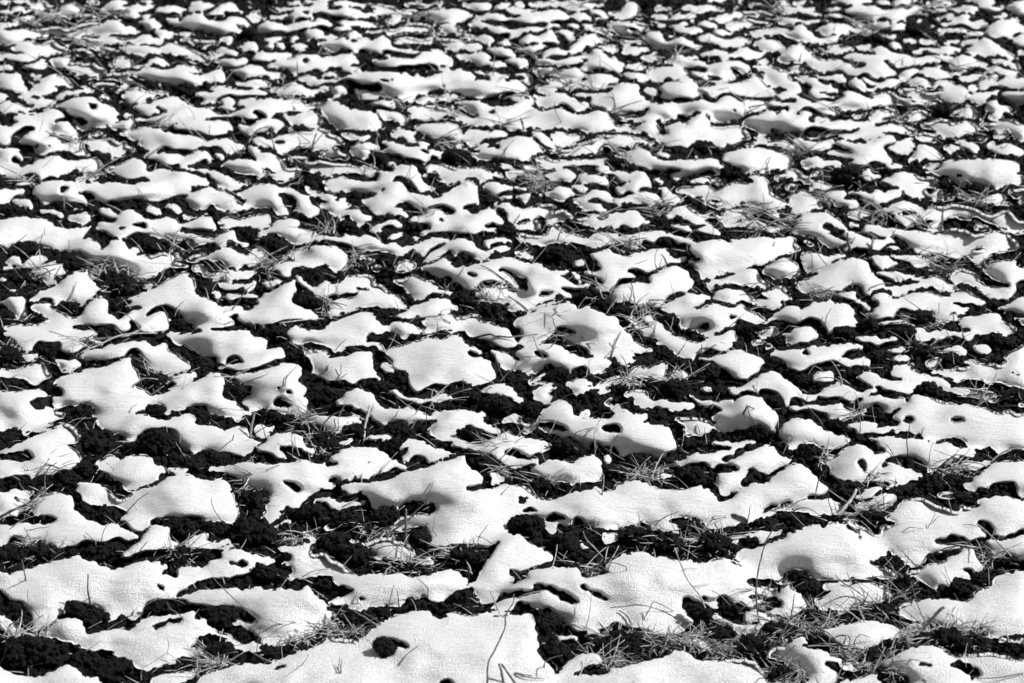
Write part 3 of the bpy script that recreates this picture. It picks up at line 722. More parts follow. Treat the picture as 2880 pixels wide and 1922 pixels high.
T 2 170,97 176,90 180,84
T 2.2 220,100 212,94 204,88 194,83
T 2 201,115 202,108 200,104
T 1.8 232,121 226,116 220,111 215,109
T 2.2 133,128 146,126 156,125 164,124
T 1.2 168,130 162,127 160,123 163,120 170,118
T 1.2 168,121 176,121 180,122
T 2 28,131 40,129 52,128 64,128
T 1 67,110 68,104 69,98
T 1 76,105 76,100 76,96
T 2 104,52 101,49 98,47
T 1 116,45 113,41 111,38
T 1 164,106 164,100 164,94
T 1 196,60 196,56 196,52
T 1 222,47 225,43 227,40
T 1.8 34,19 38,16 46,16
T 1.5 7,133 4,130 0,128
T 1 132,10 134,5 136,1
T 1 182,18 182,15 182,13
T 1 70,8 72,4 74,1
T 1.5 158,140 158,135 158,130
T 1 20,103 18,94 16,86
T 2 40,71 46,69 55,67
T 1 142,47 142,41 142,36
T 1.2 78,93 86,84 90,78
T 1.5 99,121 100,119 100,117
G 65,120 4,6
G 205,112 10,6
G 18,88 8,5
G 150,47 4,4
G 60,60 12,4
G 85,82 6,6
""",
(1387,463): """
40,-2 66,-3 64,1 56,2 50,4 44,4 41,2
44,8 50,6 56,4 62,3 66,6 69,10 66,12 60,13 56,11 50,13 46,11
70,12 74,8 80,8 86,9 91,12 95,16 90,17 82,16 76,17 71,15
86,3 92,1 96,4 98,7 104,6 110,7 116,8 120,6 118,10 114,13 108,15 104,14 101,10 97,7 92,7 86,6
26,2 30,1 36,4 34,6 30,5
103,20 108,17 114,14 118,10 121,7 125,7 128,12 131,18 126,20 121,21 117,24 112,22 107,24 103,23
122,-3 180,-3 186,0 190,4 188,8 184,6 180,3 176,5 170,7 164,9 158,10 152,13 148,12 148,8 156,5 152,3 146,2 140,3 132,1 124,3
133,12 138,13 140,16 136,16
164,13 172,11 178,11 180,14 174,15 168,14
182,14 186,12 190,15 186,16
200,-2 240,-3 238,2 230,6 224,4 220,5 214,6 208,7 204,4
152,20 158,19 164,20 170,18 176,17 182,20 186,22 183,25 178,27 172,28 164,27 165,25 158,23 153,22
173,29 180,26 186,22 190,20 196,16 202,14 208,16 212,17 216,14 214,10 211,9 218,8 222,11 227,14 229,19 232,25 237,29 243,32 240,36 232,38 226,38 222,35 216,33 210,32 202,34 196,36 190,37 184,36 178,33 174,32
D 179,30 183,27 188,29 193,29 188,32 181,32
150,36 156,35 161,35 166,39 171,42 174,43 178,39 182,39 188,43 193,42 190,39 196,37 206,38 212,41 214,43 208,45 204,45 203,50 198,51 190,48 186,44 181,43 176,44 173,50 168,50 162,47 156,44 150,42 146,44 142,41 147,40
136,19 140,19 144,21 148,25 153,27 158,29 153,32 148,33 142,31 141,27 140,22
100,30 106,28 112,26 118,24 124,22 130,23 134,26 139,30 136,33 132,35 130,37 128,33 122,32 116,31 108,32 102,34
65,29 72,27 78,25 82,22 88,22 94,22 96,26 99,31 96,31 90,29 84,28 78,30 76,34 72,35 70,32 65,31
73,38 78,34 82,32 88,34 93,38 88,38 82,37 76,38
45,24 52,20 58,18 62,19 66,24 62,24 60,28 56,30 50,27 46,26
66,17 72,17 78,19 76,22 72,23 68,20
27,48 32,45 37,47 38,53 34,54 28,54 25,52 16,52 20,50
42,41 48,40 54,38 60,39 65,43 70,45 76,44 82,41 88,43 94,43 100,41 108,40 114,39 119,40 122,44 126,47 130,48 124,49 120,52 114,52 108,49 102,52 96,50 90,52 84,54 80,51 74,48 68,45 62,43 58,46 52,48 50,50 46,50 43,46
D 84,43 90,42 96,43 90,46 85,45
45,55 50,49 54,50 57,53 60,57 54,58 46,58
19,57 26,58 34,60 42,59 50,58 60,58 66,57 72,59 78,61 84,58 90,57 98,57 106,59 114,58 122,57 130,56 138,55 144,57 150,60 158,61 166,65 164,67 156,66 150,63 146,60 138,60 132,64 124,63 118,68 110,66 102,64 96,65 90,67 86,70 80,68 74,65 68,63 60,64 54,64 48,64 42,67 36,65 28,66 22,62
D 102,59 105,58 107,59 105,60
18,74 24,72 30,72 38,73 45,74 52,79 48,80 42,77 36,77 30,79 26,76
28,82 32,82 38,82 42,86 48,87 56,88 62,89 56,91 50,93 44,93 38,94 34,97 42,95 50,93 58,94 64,98 70,100 76,98 79,99 76,102 70,103 64,101 56,102 50,103 46,104 42,104 36,108 34,111 44,108 52,106 58,105 63,108 58,110 54,110 48,115 44,113 42,116 36,118 30,121 27,123 22,121 14,120 10,119 14,116 8,114 2,112 0,109 20,108 28,108 29,95
66,82 72,79 77,81 76,85 70,84
66,90 70,92 74,97 70,96 66,93
80,74 86,72 92,71 98,72 103,75 108,76 114,75 120,74 126,72 132,70 138,70 144,73 148,77 154,78 158,77 162,76 158,80 152,81 146,81 140,84 136,86 132,88 128,90 124,88 120,87 116,86 112,86 108,89 112,91 118,93 112,94 106,94 102,98 98,102 92,106 86,104 82,102 88,100 92,97 88,94 84,93 78,90 76,88 84,89 90,86 86,82 88,80 84,78
128,94 134,90 140,87 146,84 152,84 158,87 162,91 164,95 164,101 161,105 159,107 155,105 150,106 146,107 142,110 140,114 136,117 130,114 126,114 120,117 114,116 110,114 104,115 100,114 97,110 98,105 104,101 110,99 116,98 122,98 128,99 133,98
138,118 142,115 150,112 158,108 162,106 168,107 174,108 180,110 176,113 172,115 168,118 164,119 158,121 150,121 144,121
138,118 144,121 150,124 154,128 155,133 158,136 164,136 170,134 174,131 178,130 180,134 177,137 172,137 167,138 173,141 178,144 182,141 188,137 194,134 200,131 199,128 192,129 194,125 200,124 206,127 212,130 218,131 222,131 226,130 222,126 214,122 208,119 204,116 198,119 190,117 184,115 178,115 170,119 160,121 150,121
181,110 186,105 192,103 199,104 206,107 212,109 214,112 208,112 204,111 200,115 196,114 190,113 185,112
110,125 114,126 118,129 122,132 128,133 130,131 134,129 138,132 140,136 144,139 150,142 156,143 162,146 168,148 172,148 176,145 182,142 188,141 194,139 198,138 201,142 201,146 197,147 196,151 190,155 184,153 178,151 172,155 166,159 160,160 152,158 146,154 140,149 135,148 138,144 130,142 124,140 120,137 114,133 111,129
126,126 130,125 131,130 127,131 126,129
163,68 168,66 174,64 180,63 188,63 194,65 199,65 197,62 206,62 216,61 226,61 236,61 246,60 249,62 250,66 254,70 246,72 239,74 235,76 230,80 222,83 214,84 206,87 200,90 192,90 184,90 186,93 180,94 174,94 170,90 166,84 162,79 168,76 164,72
D 164,77 170,76 173,79 168,80
177,97 182,94 188,95 196,92 202,88 208,85 214,86 218,89 221,94 227,99 225,103 218,102 210,100 202,99 194,97 188,100 182,102 178,101
146,50 152,50 160,52 164,55 158,55 152,53
167,54 172,52 178,51 182,52 188,56 184,58 178,58 172,56
203,50 206,47 212,46 218,47 224,49 226,52 222,55 216,52 208,51
224,54 230,52 236,54 232,57 226,56
215,148 222,146 224,148 218,150
T 1.5 53,63 56,54 59,46
T 1.2 13,52 18,47 22,41
T 1.5 193,16 187,9 182,4
T .8 176,28 178,22 179,16
T 1.8 96,114 99,105 104,94
T 2 117,117 116,107 114,97
T 1.5 108,115 108,111 108,107
T 1 120,118 114,112 110,107
T 1.2 135,86 134,78 136,70
T 2 144,82 142,78 139,74
T 1.2 137,86 138,82 139,77
T 1.5 53,138 51,132 50,126
T 1.5 100,151 102,144 105,138
T 2 30,122 22,115 12,108
T 1.5 93,95 94,92 94,89
T 1 80,96 82,89 84,81
T 1.2 122,69 121,61 121,53
T 1.2 86,71 92,67 97,63
T 1.2 182,60 182,54 180,48
T 1 150,106 147,101 146,96
T 1.2 120,136 128,134 133,131 133,140
T 1 152,135 154,130 155,126
T 1.2 165,118 172,116 176,113
T 1 203,108 212,107 222,105
T .8 118,82 124,80 128,79
T 1.5 48,150 52,145 54,140
T 1.2 38,149 48,143 55,139
T 1.2 56,32 48,28 42,25
T 2 212,120 220,118 230,120
G 88,45 5,2
G 138,40 10,5
G 125,120 10,4
G 94,113 6,5
G 215,42 8,4
G 110,70 12,3
G 35,12 10,5
G 50,138 6,4
G 115,140 6,6
G 40,20 10,5
""",
(2080,463): """
29,11 36,8 40,5 43,3 47,4 51,7 52,10 47,13 42,12 36,14 30,12
38,18 42,16 47,18 44,21 40,20
51,11 54,10 58,13 60,15 56,16 52,13
42,27 46,23 50,21 54,22 56,25 60,27 65,29 64,32 68,36 62,37 56,38 48,37 42,35 41,31
41,38 50,37 56,38 54,41 46,41
58,18 63,14 68,14 72,16 76,18 74,20 68,19 62,19
60,7 63,5 68,6 67,9 62,9
70,28 74,23 80,21 86,22 88,26 84,28 78,29
79,31 84,28 90,29 95,31 98,34 94,36 88,35 80,34
100,9 102,5 105,4 108,7 112,10 115,9 114,12 110,13 104,14 101,12
114,14 120,12 126,9 131,7 136,6 142,8 146,9 150,11 156,11 161,10 163,14 161,17 156,18 152,20 156,25 158,27 152,29 146,28 140,25 136,22 130,20 126,18 120,15
88,24 96,23 102,23 108,24 114,22 120,24 124,22 130,20 134,24 128,28 124,30 118,32 112,34 106,33 102,32 101,28 98,24 94,25
164,4 168,0 172,-3 225,-3 230,3 228,6 226,6 230,9 240,12 240,17 234,17 228,16 222,15 220,18 214,20 208,18 202,17 198,16 192,15 188,16 184,20 181,18 178,14 174,10 170,8 166,9 160,7 154,5 160,3
D 179,8 183,7 185,10 181,11
223,22 228,21 240,19 240,22 236,28 230,28 225,26
156,27 160,24 164,21 167,23 166,30 160,29
166,30 172,28 177,27 176,29 170,30
180,24 186,25 190,27 196,28 202,29 206,26 212,25 220,27 218,30 214,33 208,31 204,31 198,30 192,31 186,29 182,27
215,33 220,31 226,33 232,35 228,34 221,34
110,40 116,37 122,37 126,33 132,31 138,31 144,34 150,36 152,38 146,40 140,38 134,37 130,39 127,42 120,39 114,40
127,45 130,42 136,43 142,42 148,40 154,37 160,34 167,35 174,33 180,34 188,35 194,37 202,41 208,42 214,40 218,38 222,38 226,42 230,46 240,49 240,55 230,57 224,56 218,54 214,51 208,48 202,46 196,43 190,44 192,47 186,45 178,43 172,44 168,46 167,54 170,57 164,58 158,55 152,53 156,49 164,47 160,44 152,46 148,49 142,51 136,50 130,47
D 166,50 168,46 174,44 184,46 190,47 193,50 192,55 184,54 176,53 170,55
194,51 200,50 206,52 204,55 196,54
193,46 200,48 198,49
47,48 50,44 54,40 60,39 64,41 68,39 74,40 78,42 82,46 86,51 90,54 86,54 80,52 76,49 71,47 68,50 68,54 74,56 78,60 82,61 88,63 92,66 86,67 80,68 74,68 70,65 66,61 60,60 54,58 48,57 44,56 46,52
90,41 96,38 102,39 105,41 100,43 96,45 92,43
90,50 95,49 98,51 94,52
102,54 106,51 112,51 118,53 124,53 130,54 138,55 146,55 152,55 158,56 164,58 170,55 176,53 184,53 190,54 192,58 198,57 206,56 212,55 218,56 224,59 228,63 231,68 226,70 220,71 214,72 210,70 204,68 198,68 193,70 192,73 188,75 182,76 176,75 168,73 160,74 152,73 144,72 138,70 140,67 137,63 132,60 126,59 120,60 114,59 108,56 104,57
88,55 94,56 100,58 104,60 110,62 118,62 124,60 128,64 122,66 118,70 114,72 108,70 102,70 96,69 90,72 84,72 88,68 94,65 90,62 86,59
190,75 196,71 202,69 207,68 211,71 208,73 204,76 202,80 198,84 194,80
121,69 126,67 132,70 130,71 124,70
50,77 54,73 60,73 66,74 70,76 76,77 80,76 86,74 88,76 82,78 76,80 74,84 70,87 66,90 62,88 58,90 54,86 52,82
19,87 24,83 30,80 36,77 42,79 46,82 49,87 49,91 45,94 42,94 39,92 36,94 34,97 30,95 26,92 22,90
-2,104 4,106 10,110 14,112 22,113 24,111 18,106 26,104 33,101 38,104 42,110 40,113 35,111 33,114 35,117 30,120 24,119 18,117 12,115 8,112 0,109
108,76 114,75 122,75 127,79 131,81 126,84 122,86 119,88 114,85 111,80
125,76 130,75 136,77 142,76 148,75 154,77 158,80 161,83 158,86 152,84 146,85 142,82 136,79 130,79
158,77 164,75 170,77 168,80 162,79
202,87 206,82 212,80 220,80 226,80 229,84 234,86 240,86 240,92 230,97 227,99 228,104 226,107 222,111 216,111 212,108 206,104 208,101 214,101 220,103 224,102 222,98 216,96 210,94 206,91
113,90 118,88 124,89 130,90 136,91 142,92 150,93 155,95 152,97 146,96 140,96 134,95 130,97 126,95 120,92
172,90 178,88 184,87 190,89 196,92 200,96 204,100 209,105 213,109 216,111 210,111 204,108 200,104 196,101 190,98 186,97 180,100 176,98 173,94
47,100 52,97 58,94 64,91 68,87 72,84 78,81 84,79 92,78 98,79 104,81 107,85 110,90 114,94 118,97 124,101 130,101 136,101 144,99 150,97 156,93 162,92 167,93 172,98 178,101 182,105 176,107 170,107 164,103 158,100 152,103 146,104 140,103 138,107 134,109 128,109 122,105 116,103 110,104 106,107 102,105 98,100 94,99 90,101 84,104 78,106 72,107 66,106 60,107 55,106 50,103
80,107 86,105 92,105 96,106 94,109 98,112 104,115 108,118 108,121 104,121 100,116 94,113 88,110 82,109
110,109 116,106 122,107 126,111 132,110 140,107 148,105 154,105 160,106 166,109 172,109 178,106 184,104 188,103 193,107 198,111 203,114 198,115 192,114 186,114 178,112 176,116 182,118 190,119 186,123 180,124 176,122 170,126 166,130 162,128 158,124 160,121 154,120 148,120 142,120 134,117 130,121 127,127 122,126 118,128 112,127 108,125 103,122 110,122 115,117 114,113
168,128 172,126 178,125 182,128 176,129
115,130 122,129 130,129 138,127 141,130 134,131 128,131 122,132 118,132
181,131 186,127 194,126 200,125 208,123 214,126 216,130 222,132 227,135 229,137 222,140 218,141 214,138 208,138 200,139 192,138 188,135 183,133
212,120 218,118 226,114 235,111 240,115 240,126 234,124 228,123 222,120
226,127 232,126 240,128 240,134 231,130
0,120 6,121 12,124 18,128 22,130 28,125 34,120 40,118 46,118 52,120 58,117 62,114 70,114 78,114 86,115 91,119 94,124 96,129 97,133 92,134 86,134 80,138 76,139 71,137 68,132 66,129 60,127 54,129 48,131 42,131 36,128 28,128 22,131 16,131 10,130 4,126 0,126
10,133 14,137 18,137 24,135 30,136 32,139 30,141 24,143 18,144 14,141
143,138 150,135 156,139 164,138 172,138 180,140 190,138 194,139 188,144 182,143 176,141 170,142 164,144 158,145 150,146 144,144 148,142
24,41 30,39 34,41 30,43
38,45 44,45 46,48 40,47
22,54 28,52 36,54 40,56 30,56
56,0 66,-2 80,-2 84,2 78,2 70,1 62,1 58,2
120,1 128,0 134,1 130,4 124,4
53,63 58,64 61,66 56,66
T 3 92,73 90,64 89,56
T 3 82,69 92,63 102,58
T 3 108,73 110,66 111,61
T 2 114,61 105,56 95,57
T 2.5 166,55 167,44 168,35
T 1.5 70,135 72,126 76,119
T 2 86,76 82,70 80,66
T 1.2 72,83 65,75 59,68
T 1.5 186,146 183,134 179,122
T 1.5 8,121 14,118 20,118
T 1.5 180,28 181,20 183,13
T 2 100,16 92,7 85,1
T 1.5 113,17 111,13 109,10
T 1.5 140,30 136,26 133,22
T 1.2 35,52 38,42 42,32
T 1.2 107,102 118,98 125,98
T 2 206,119 206,112 206,106
T 1.2 208,119 211,116 214,114
T 1 225,138 219,133 215,130
T 1 71,105 76,102 79,101
T 2 93,99 94,97 94,95
T 1.5 28,66 29,65 30,64
T 1 60,88 60,80 60,74
T 1 168,90 166,80 164,72
T 1.2 170,88 169,78 168,71
T 1.5 229,79 228,72 227,67
T 1 196,84 204,86 214,80
T 1 19,38 19,34 19,31
T 2 153,74 162,74 174,74
T 2 68,33 69,28 69,23
T 1 188,47 189,42 189,38
T 1.5 152,55 148,49 147,46
T 1.5 177,128 176,124 174,121
T 1 127,58 129,54 130,50
T 1.2 90,141 82,143 72,144
T 1.5 140,135 136,133 132,131
T 1 166,107 168,104 169,101
T 1.2 145,15 149,15 153,15
T 1 192,11 194,9 197,7
T 1 69,63 64,60 58,61
T 1 188,14 187,10 186,5
G 42,54 14,5
G 70,32 5,6
G 16,57 12,3
G 112,46 10,5
G 150,134 14,4
G 70,111 10,3
G 168,86 12,5
G 195,33 12,3
G 18,42 10,3
G 150,52 10,3
G 92,12 10,4
""",
(0,0): """
-3,124 14,124 17,129 20,134 25,137 30,133 38,130 46,129 52,132 58,134 70,132 78,131 82,133 84,137 80,141 74,143 70,146 64,141 58,142 48,146 38,147 34,151 31,146 26,143 20,145 17,148 10,147 4,145 0,142 -3,142
D 8,134 10,130 13,129 16,132 20,132 22,137 18,138 12,136
88,140 98,137 106,133 112,132 118,133 120,137 122,142 130,141 136,140 140,142 142,145 136,147 130,148 124,149 118,146 112,148 106,148 100,147 95,144
-3,90 2,85 6,84 10,86 16,86 20,88 26,91 30,94 24,95 18,94 14,95 8,93 2,92
12,96 18,94 28,95 36,92 38,90 46,90 50,93 54,97 50,99 46,99 44,102 45,106 42,112 36,114 30,109 28,106 22,104 18,107 12,111 6,115 0,119 -3,119 -3,105 4,105 10,105 13,102 20,102 14,99
44,104 48,101 54,101 58,104 61,108 63,112 67,115 64,117 58,114 52,112 46,112
17,117 22,112 30,107 30,112 36,112 40,112 46,113 49,116 52,119 58,118 64,117 67,119 70,117 68,121 72,126 74,129 68,128 64,127 58,125 50,124 44,126 38,128 34,129 28,126 30,123 36,120 42,122 46,121 40,119 30,118 24,120 19,119
71,118 76,116 84,115 92,115 96,117 102,121 110,123 110,125 104,127 99,129 92,128 86,127 80,125 74,123
99,110 104,109 112,107 118,106 126,107 130,107 134,110 142,111 150,113 156,112 160,112 164,113 169,117 176,115 184,114 190,116 194,119 200,120 202,123 196,125 190,128 186,126 181,122 176,121 170,121 166,120 161,123 156,124 150,123 144,124 140,121 134,121 130,124 126,125 121,124 114,118 108,114
119,129 124,125 130,124 128,130 121,131
126,128 132,128 138,127 146,127 150,129 152,132 148,135 142,137 136,136 131,133
147,136 154,130 160,126 166,125 172,127 175,132 174,134 168,132 164,134 160,136 154,137
D 166,131 170,130 174,132 170,133
182,137 188,133 194,129 200,126 203,124 204,128 207,132 208,139 206,143 202,143 198,140 190,139 184,139
211,132 214,128 218,126 224,127 229,131 235,135 236,140 232,142 226,142 222,138 218,139 213,136
142,106 150,101 158,99 166,99 176,100 184,100 190,103 192,108 188,110 180,112 174,113 166,110 158,109 150,107
111,98 118,98 126,97 134,94 142,91 150,89 156,87 160,90 166,89 172,90 176,94 184,95 192,93 200,90 208,86 214,83 220,82 228,83 235,82 235,92 228,94 222,98 218,94 213,91 208,93 214,97 210,99 204,98 198,97 192,97 186,97 180,96 174,97 166,99 158,98 150,101 142,103 136,104 130,102 122,100
111,88 118,86 124,86 128,83 136,81 142,80 146,82 152,84 154,87 149,90 144,92 140,92 136,90 130,87 127,90 132,93 126,96 122,96 116,93
102,78 108,74 114,73 120,75 124,77 130,76 136,76 140,78 134,79 128,81 122,83 116,85 110,85 104,82
108,60 114,59 120,57 126,56 132,58 140,57 148,55 156,54 162,55 166,59 160,59 154,60 158,62 166,63 170,62 176,60 182,59 185,64 184,68 178,67 172,69 168,71 160,70 154,69 146,69 138,68 130,68 122,66 114,64
58,58 64,55 70,54 76,53 82,55 86,58 86,61 84,63 80,64 74,65 70,63 66,64 62,62
26,75 32,70 38,65 44,62 50,63 56,65 59,69 61,72 57,72 52,69 46,70 43,72 47,75 42,78 36,78 30,79 22,82 16,80 20,77
-3,62 8,61 16,62 17,65 15,68 18,70 22,74 18,77 12,75 6,74 -3,71
46,80 52,77 58,75 66,75 74,73 78,75 70,77 64,79 58,79 52,82 48,81
48,88 54,83 60,81 64,80 72,79 78,82 84,85 90,88 96,92 99,93 94,95 90,96 96,97 97,101 92,104 84,105 78,105 72,107 66,107 62,104 60,99 63,100 66,104 72,104 74,101 70,97 62,95 56,93 52,90
D 64,82 70,84 76,85 81,86 80,90 76,91 73,87 68,85
94,104 100,101 106,99 109,98 110,103 111,106 106,108 100,108 94,107
72,113 76,110 82,109 86,111 88,112 82,113 76,114
78,65 84,63 90,62 96,61 102,61 106,64 104,67 100,69 96,66 90,65 84,66
76,71 82,68 90,69 97,70 94,72 90,74 84,73
96,76 102,69 107,66 111,67 112,69 107,71 105,75 100,76
163,77 170,77 176,76 184,74 192,74 200,75 208,74 216,75 220,77 214,79 206,78 198,79 190,77 184,79 180,82 176,84 170,87 166,87 168,83 165,80
181,84 185,81 190,81 194,83 193,87 188,87 183,86
197,84 202,82 208,81 212,82 208,85 203,88 198,88
181,88 188,87 194,89 200,88 196,91 190,92 184,90
190,58 196,57 204,54 210,54 216,55 220,59 226,60 232,61 234,64 228,65 222,65 216,64 208,64 202,66 198,63 194,61
195,68 202,68 210,66 218,66 223,68 222,71 216,71 210,73 204,71 198,70
174,74 180,71 187,71 190,73 184,76 178,76
208,48 212,44 218,44 226,44 235,44 240,46 236,49 226,50 220,52 214,51 210,50
221,53 228,51 235,50 235,57 228,57 224,55
183,50 190,49 198,49 204,51 200,54 192,55 186,54
156,51 160,47 164,45 168,45 172,48 172,53 168,51 162,52
173,44 176,43 180,47 182,51 178,51 174,47
180,40 186,39 192,41 197,45 192,46 186,45 181,46
196,39 204,38 210,36 213,40 211,44 206,41 201,43
130,42 136,39 142,36 148,38 154,39 160,42 164,44 160,48 156,48 150,46 146,46 142,44 136,42
98,39 104,38 112,38 120,38 128,40 130,43 126,43 120,46 116,44 113,43 108,45 104,46 102,42
91,54 98,52 104,49 108,50 112,54 120,54 124,50 130,48 136,51 140,54 136,55 130,53 124,54 118,57 112,57 108,56 104,55 98,58 94,57
42,49 48,48 54,46 58,46 61,48 60,50 54,50 58,53 66,53 70,54 64,57 58,57 52,57 48,57 46,54 43,51
-3,45 8,45 18,44 26,45 34,46 30,48 24,52 18,51 12,50 4,49 -3,49
20,54 28,52 36,49 38,55 32,57 26,57 22,56
10,39 14,38 20,35 24,35 28,38 32,39 38,34 44,33 46,36 50,39 56,41 58,43 52,44 46,44 40,46 34,46 26,44 18,43 12,42
-3,25 8,25 18,25 26,25 34,25 42,23 50,23 54,25 58,28 64,29 60,31 54,32 46,31 38,32 32,31 24,30 20,32 18,36 12,37 8,36 4,36 -3,36
58,32 64,31 72,32 78,32 84,32 90,30 96,31 102,32 110,32 116,31 122,30 126,32 132,33 138,34 132,36 126,36 118,36 110,37 102,36 96,38 90,37 86,39 80,40 74,39 68,36 62,34
61,42 68,41 74,43 77,46 72,46 66,46
86,40 92,40 97,41 96,44 90,47 87,45
95,48 100,47 106,48 100,52 96,51
56,27 64,22 72,19 78,19 84,20 90,18 96,17 100,20 106,22 112,24 110,26 116,26 114,28 108,27 102,28 96,27 90,29 86,32 80,30 76,29 70,29 64,30 60,29
D 82,21 86,21 90,25 88,25
D 100,21 106,22 108,24 104,23
115,19 120,16 126,16 131,20 134,22 130,24 125,25 121,24 120,21
128,26 132,24 138,27 141,31 136,32 132,29
138,15 144,17 150,19 152,16 158,12 162,11 166,14 172,17 178,19 184,19 188,16 192,13 198,15 204,18 206,21 200,20 194,19 196,22 200,26 203,28 196,28 190,27 184,29 178,28 172,26 166,24 160,25 152,24 146,23 142,20
D 158,18 163,18 167,19 163,20
150,33 156,32 164,33 170,34 178,34 181,36 178,38 172,39 168,40 166,37 158,36 152,35
150,26 156,26 164,27 158,29 152,30
156,7 160,3 166,1 172,3 177,5 172,8 166,8 160,10 157,9
171,12 176,8 182,5 190,3 194,5 198,9 202,11 196,11 190,10 184,11 180,13 175,13
214,24 218,19 224,18 230,19 235,22 235,26 228,26 222,28 216,27
206,14 210,10 214,12 213,17 208,18 206,16
182,31 190,30 192,33 190,37 186,36 182,33
218,33 224,31 232,32 228,36 222,35
220,38 224,36 227,38 225,41 221,40
229,36 232,35 235,38 233,41 229,39
40,13 46,9 52,6 57,6 61,4 66,6 68,10 64,12 58,14 54,13 48,14 42,15
24,5 30,4 36,3 42,5 48,6 44,8 38,7 30,9 25,8
10,8 14,5 18,6 20,10 14,11 11,10
8,17 16,15 24,14 30,14 28,17 20,18 12,18
0,14 6,14 4,16 0,16
0,19 8,19 16,20 12,22 0,24 -3,21
62,16 68,13 76,13 82,15 76,17 68,17
42,17 50,16 48,19 44,19
88,4 94,1 98,0 101,4 100,8 104,6 110,5 118,5 124,4 128,5 122,8 116,10 108,9 102,9 96,9 90,10 84,9 86,7
101,12 106,10 112,10 115,13 112,16 106,15 102,14
118,13 124,12 122,15 118,15
72,1 78,0 82,3 76,4
117,0 124,0 127,2 120,3
136,7 142,5 150,7 154,9 148,11 142,9 138,12 132,10 128,8
0,1 18,0 26,1 24,4 18,2 10,2 4,5 0,4
0,8 6,8 8,11 0,11
28,10 38,9 36,12 30,11
18,82 26,80 32,84 38,84 42,84 38,88 36,91 30,88 24,85 20,84
82,80 88,81 89,83 84,83
31,62 36,64 34,67 32,66
0,55 6,54 11,56 8,58 4,56 0,58
198,104 204,105 210,102 216,99 222,98 228,99 233,103 233,107 226,106 222,104 218,108 212,110 208,113 204,112 200,110
208,117 214,114 222,117 228,120 234,122 235,126 228,124 222,122 214,121
206,122 212,121 216,126 212,131 208,127
102,95 108,95 106,98
0,114 6,114 9,117 6,120 0,120
-3,78 6,79 2,84 -3,84
146,138 152,138 160,139 168,140 174,141 168,143 160,141 150,140
178,128 182,127 185,130 183,132
36,36 40,35 42,37 38,38
T 3 120,131 126,126 133,121
T 2.5 67,124 66,120 68,116
T 2 69,123 70,120 71,117
T 1 161,98 160,94 156,88
T 1.5 201,123 208,112 214,106 222,104
T 1.5 228,126 225,116 224,104
T 1.2 107,86 118,85 128,82 134,78
T 2 111,103 110,98 109,94
T 1 173,110 173,107 173,104
T 1.5 178,73 178,67 177,63
T 1 32,110 34,104 36,98
T 1.2 43,112 46,105 48,98
T 1 92,9 93,7 93,5
T 1 52,30 52,27 52,24
T 1 160,88 154,83 150,80
T 1.2 66,150 78,143 86,137
G 25,24 10,2
G 62,27 8,3
G 42,19 10,3
G 135,106 6,3
G 92,18 6,3
G 70,37 10,3
G 60,125 8,3
""",
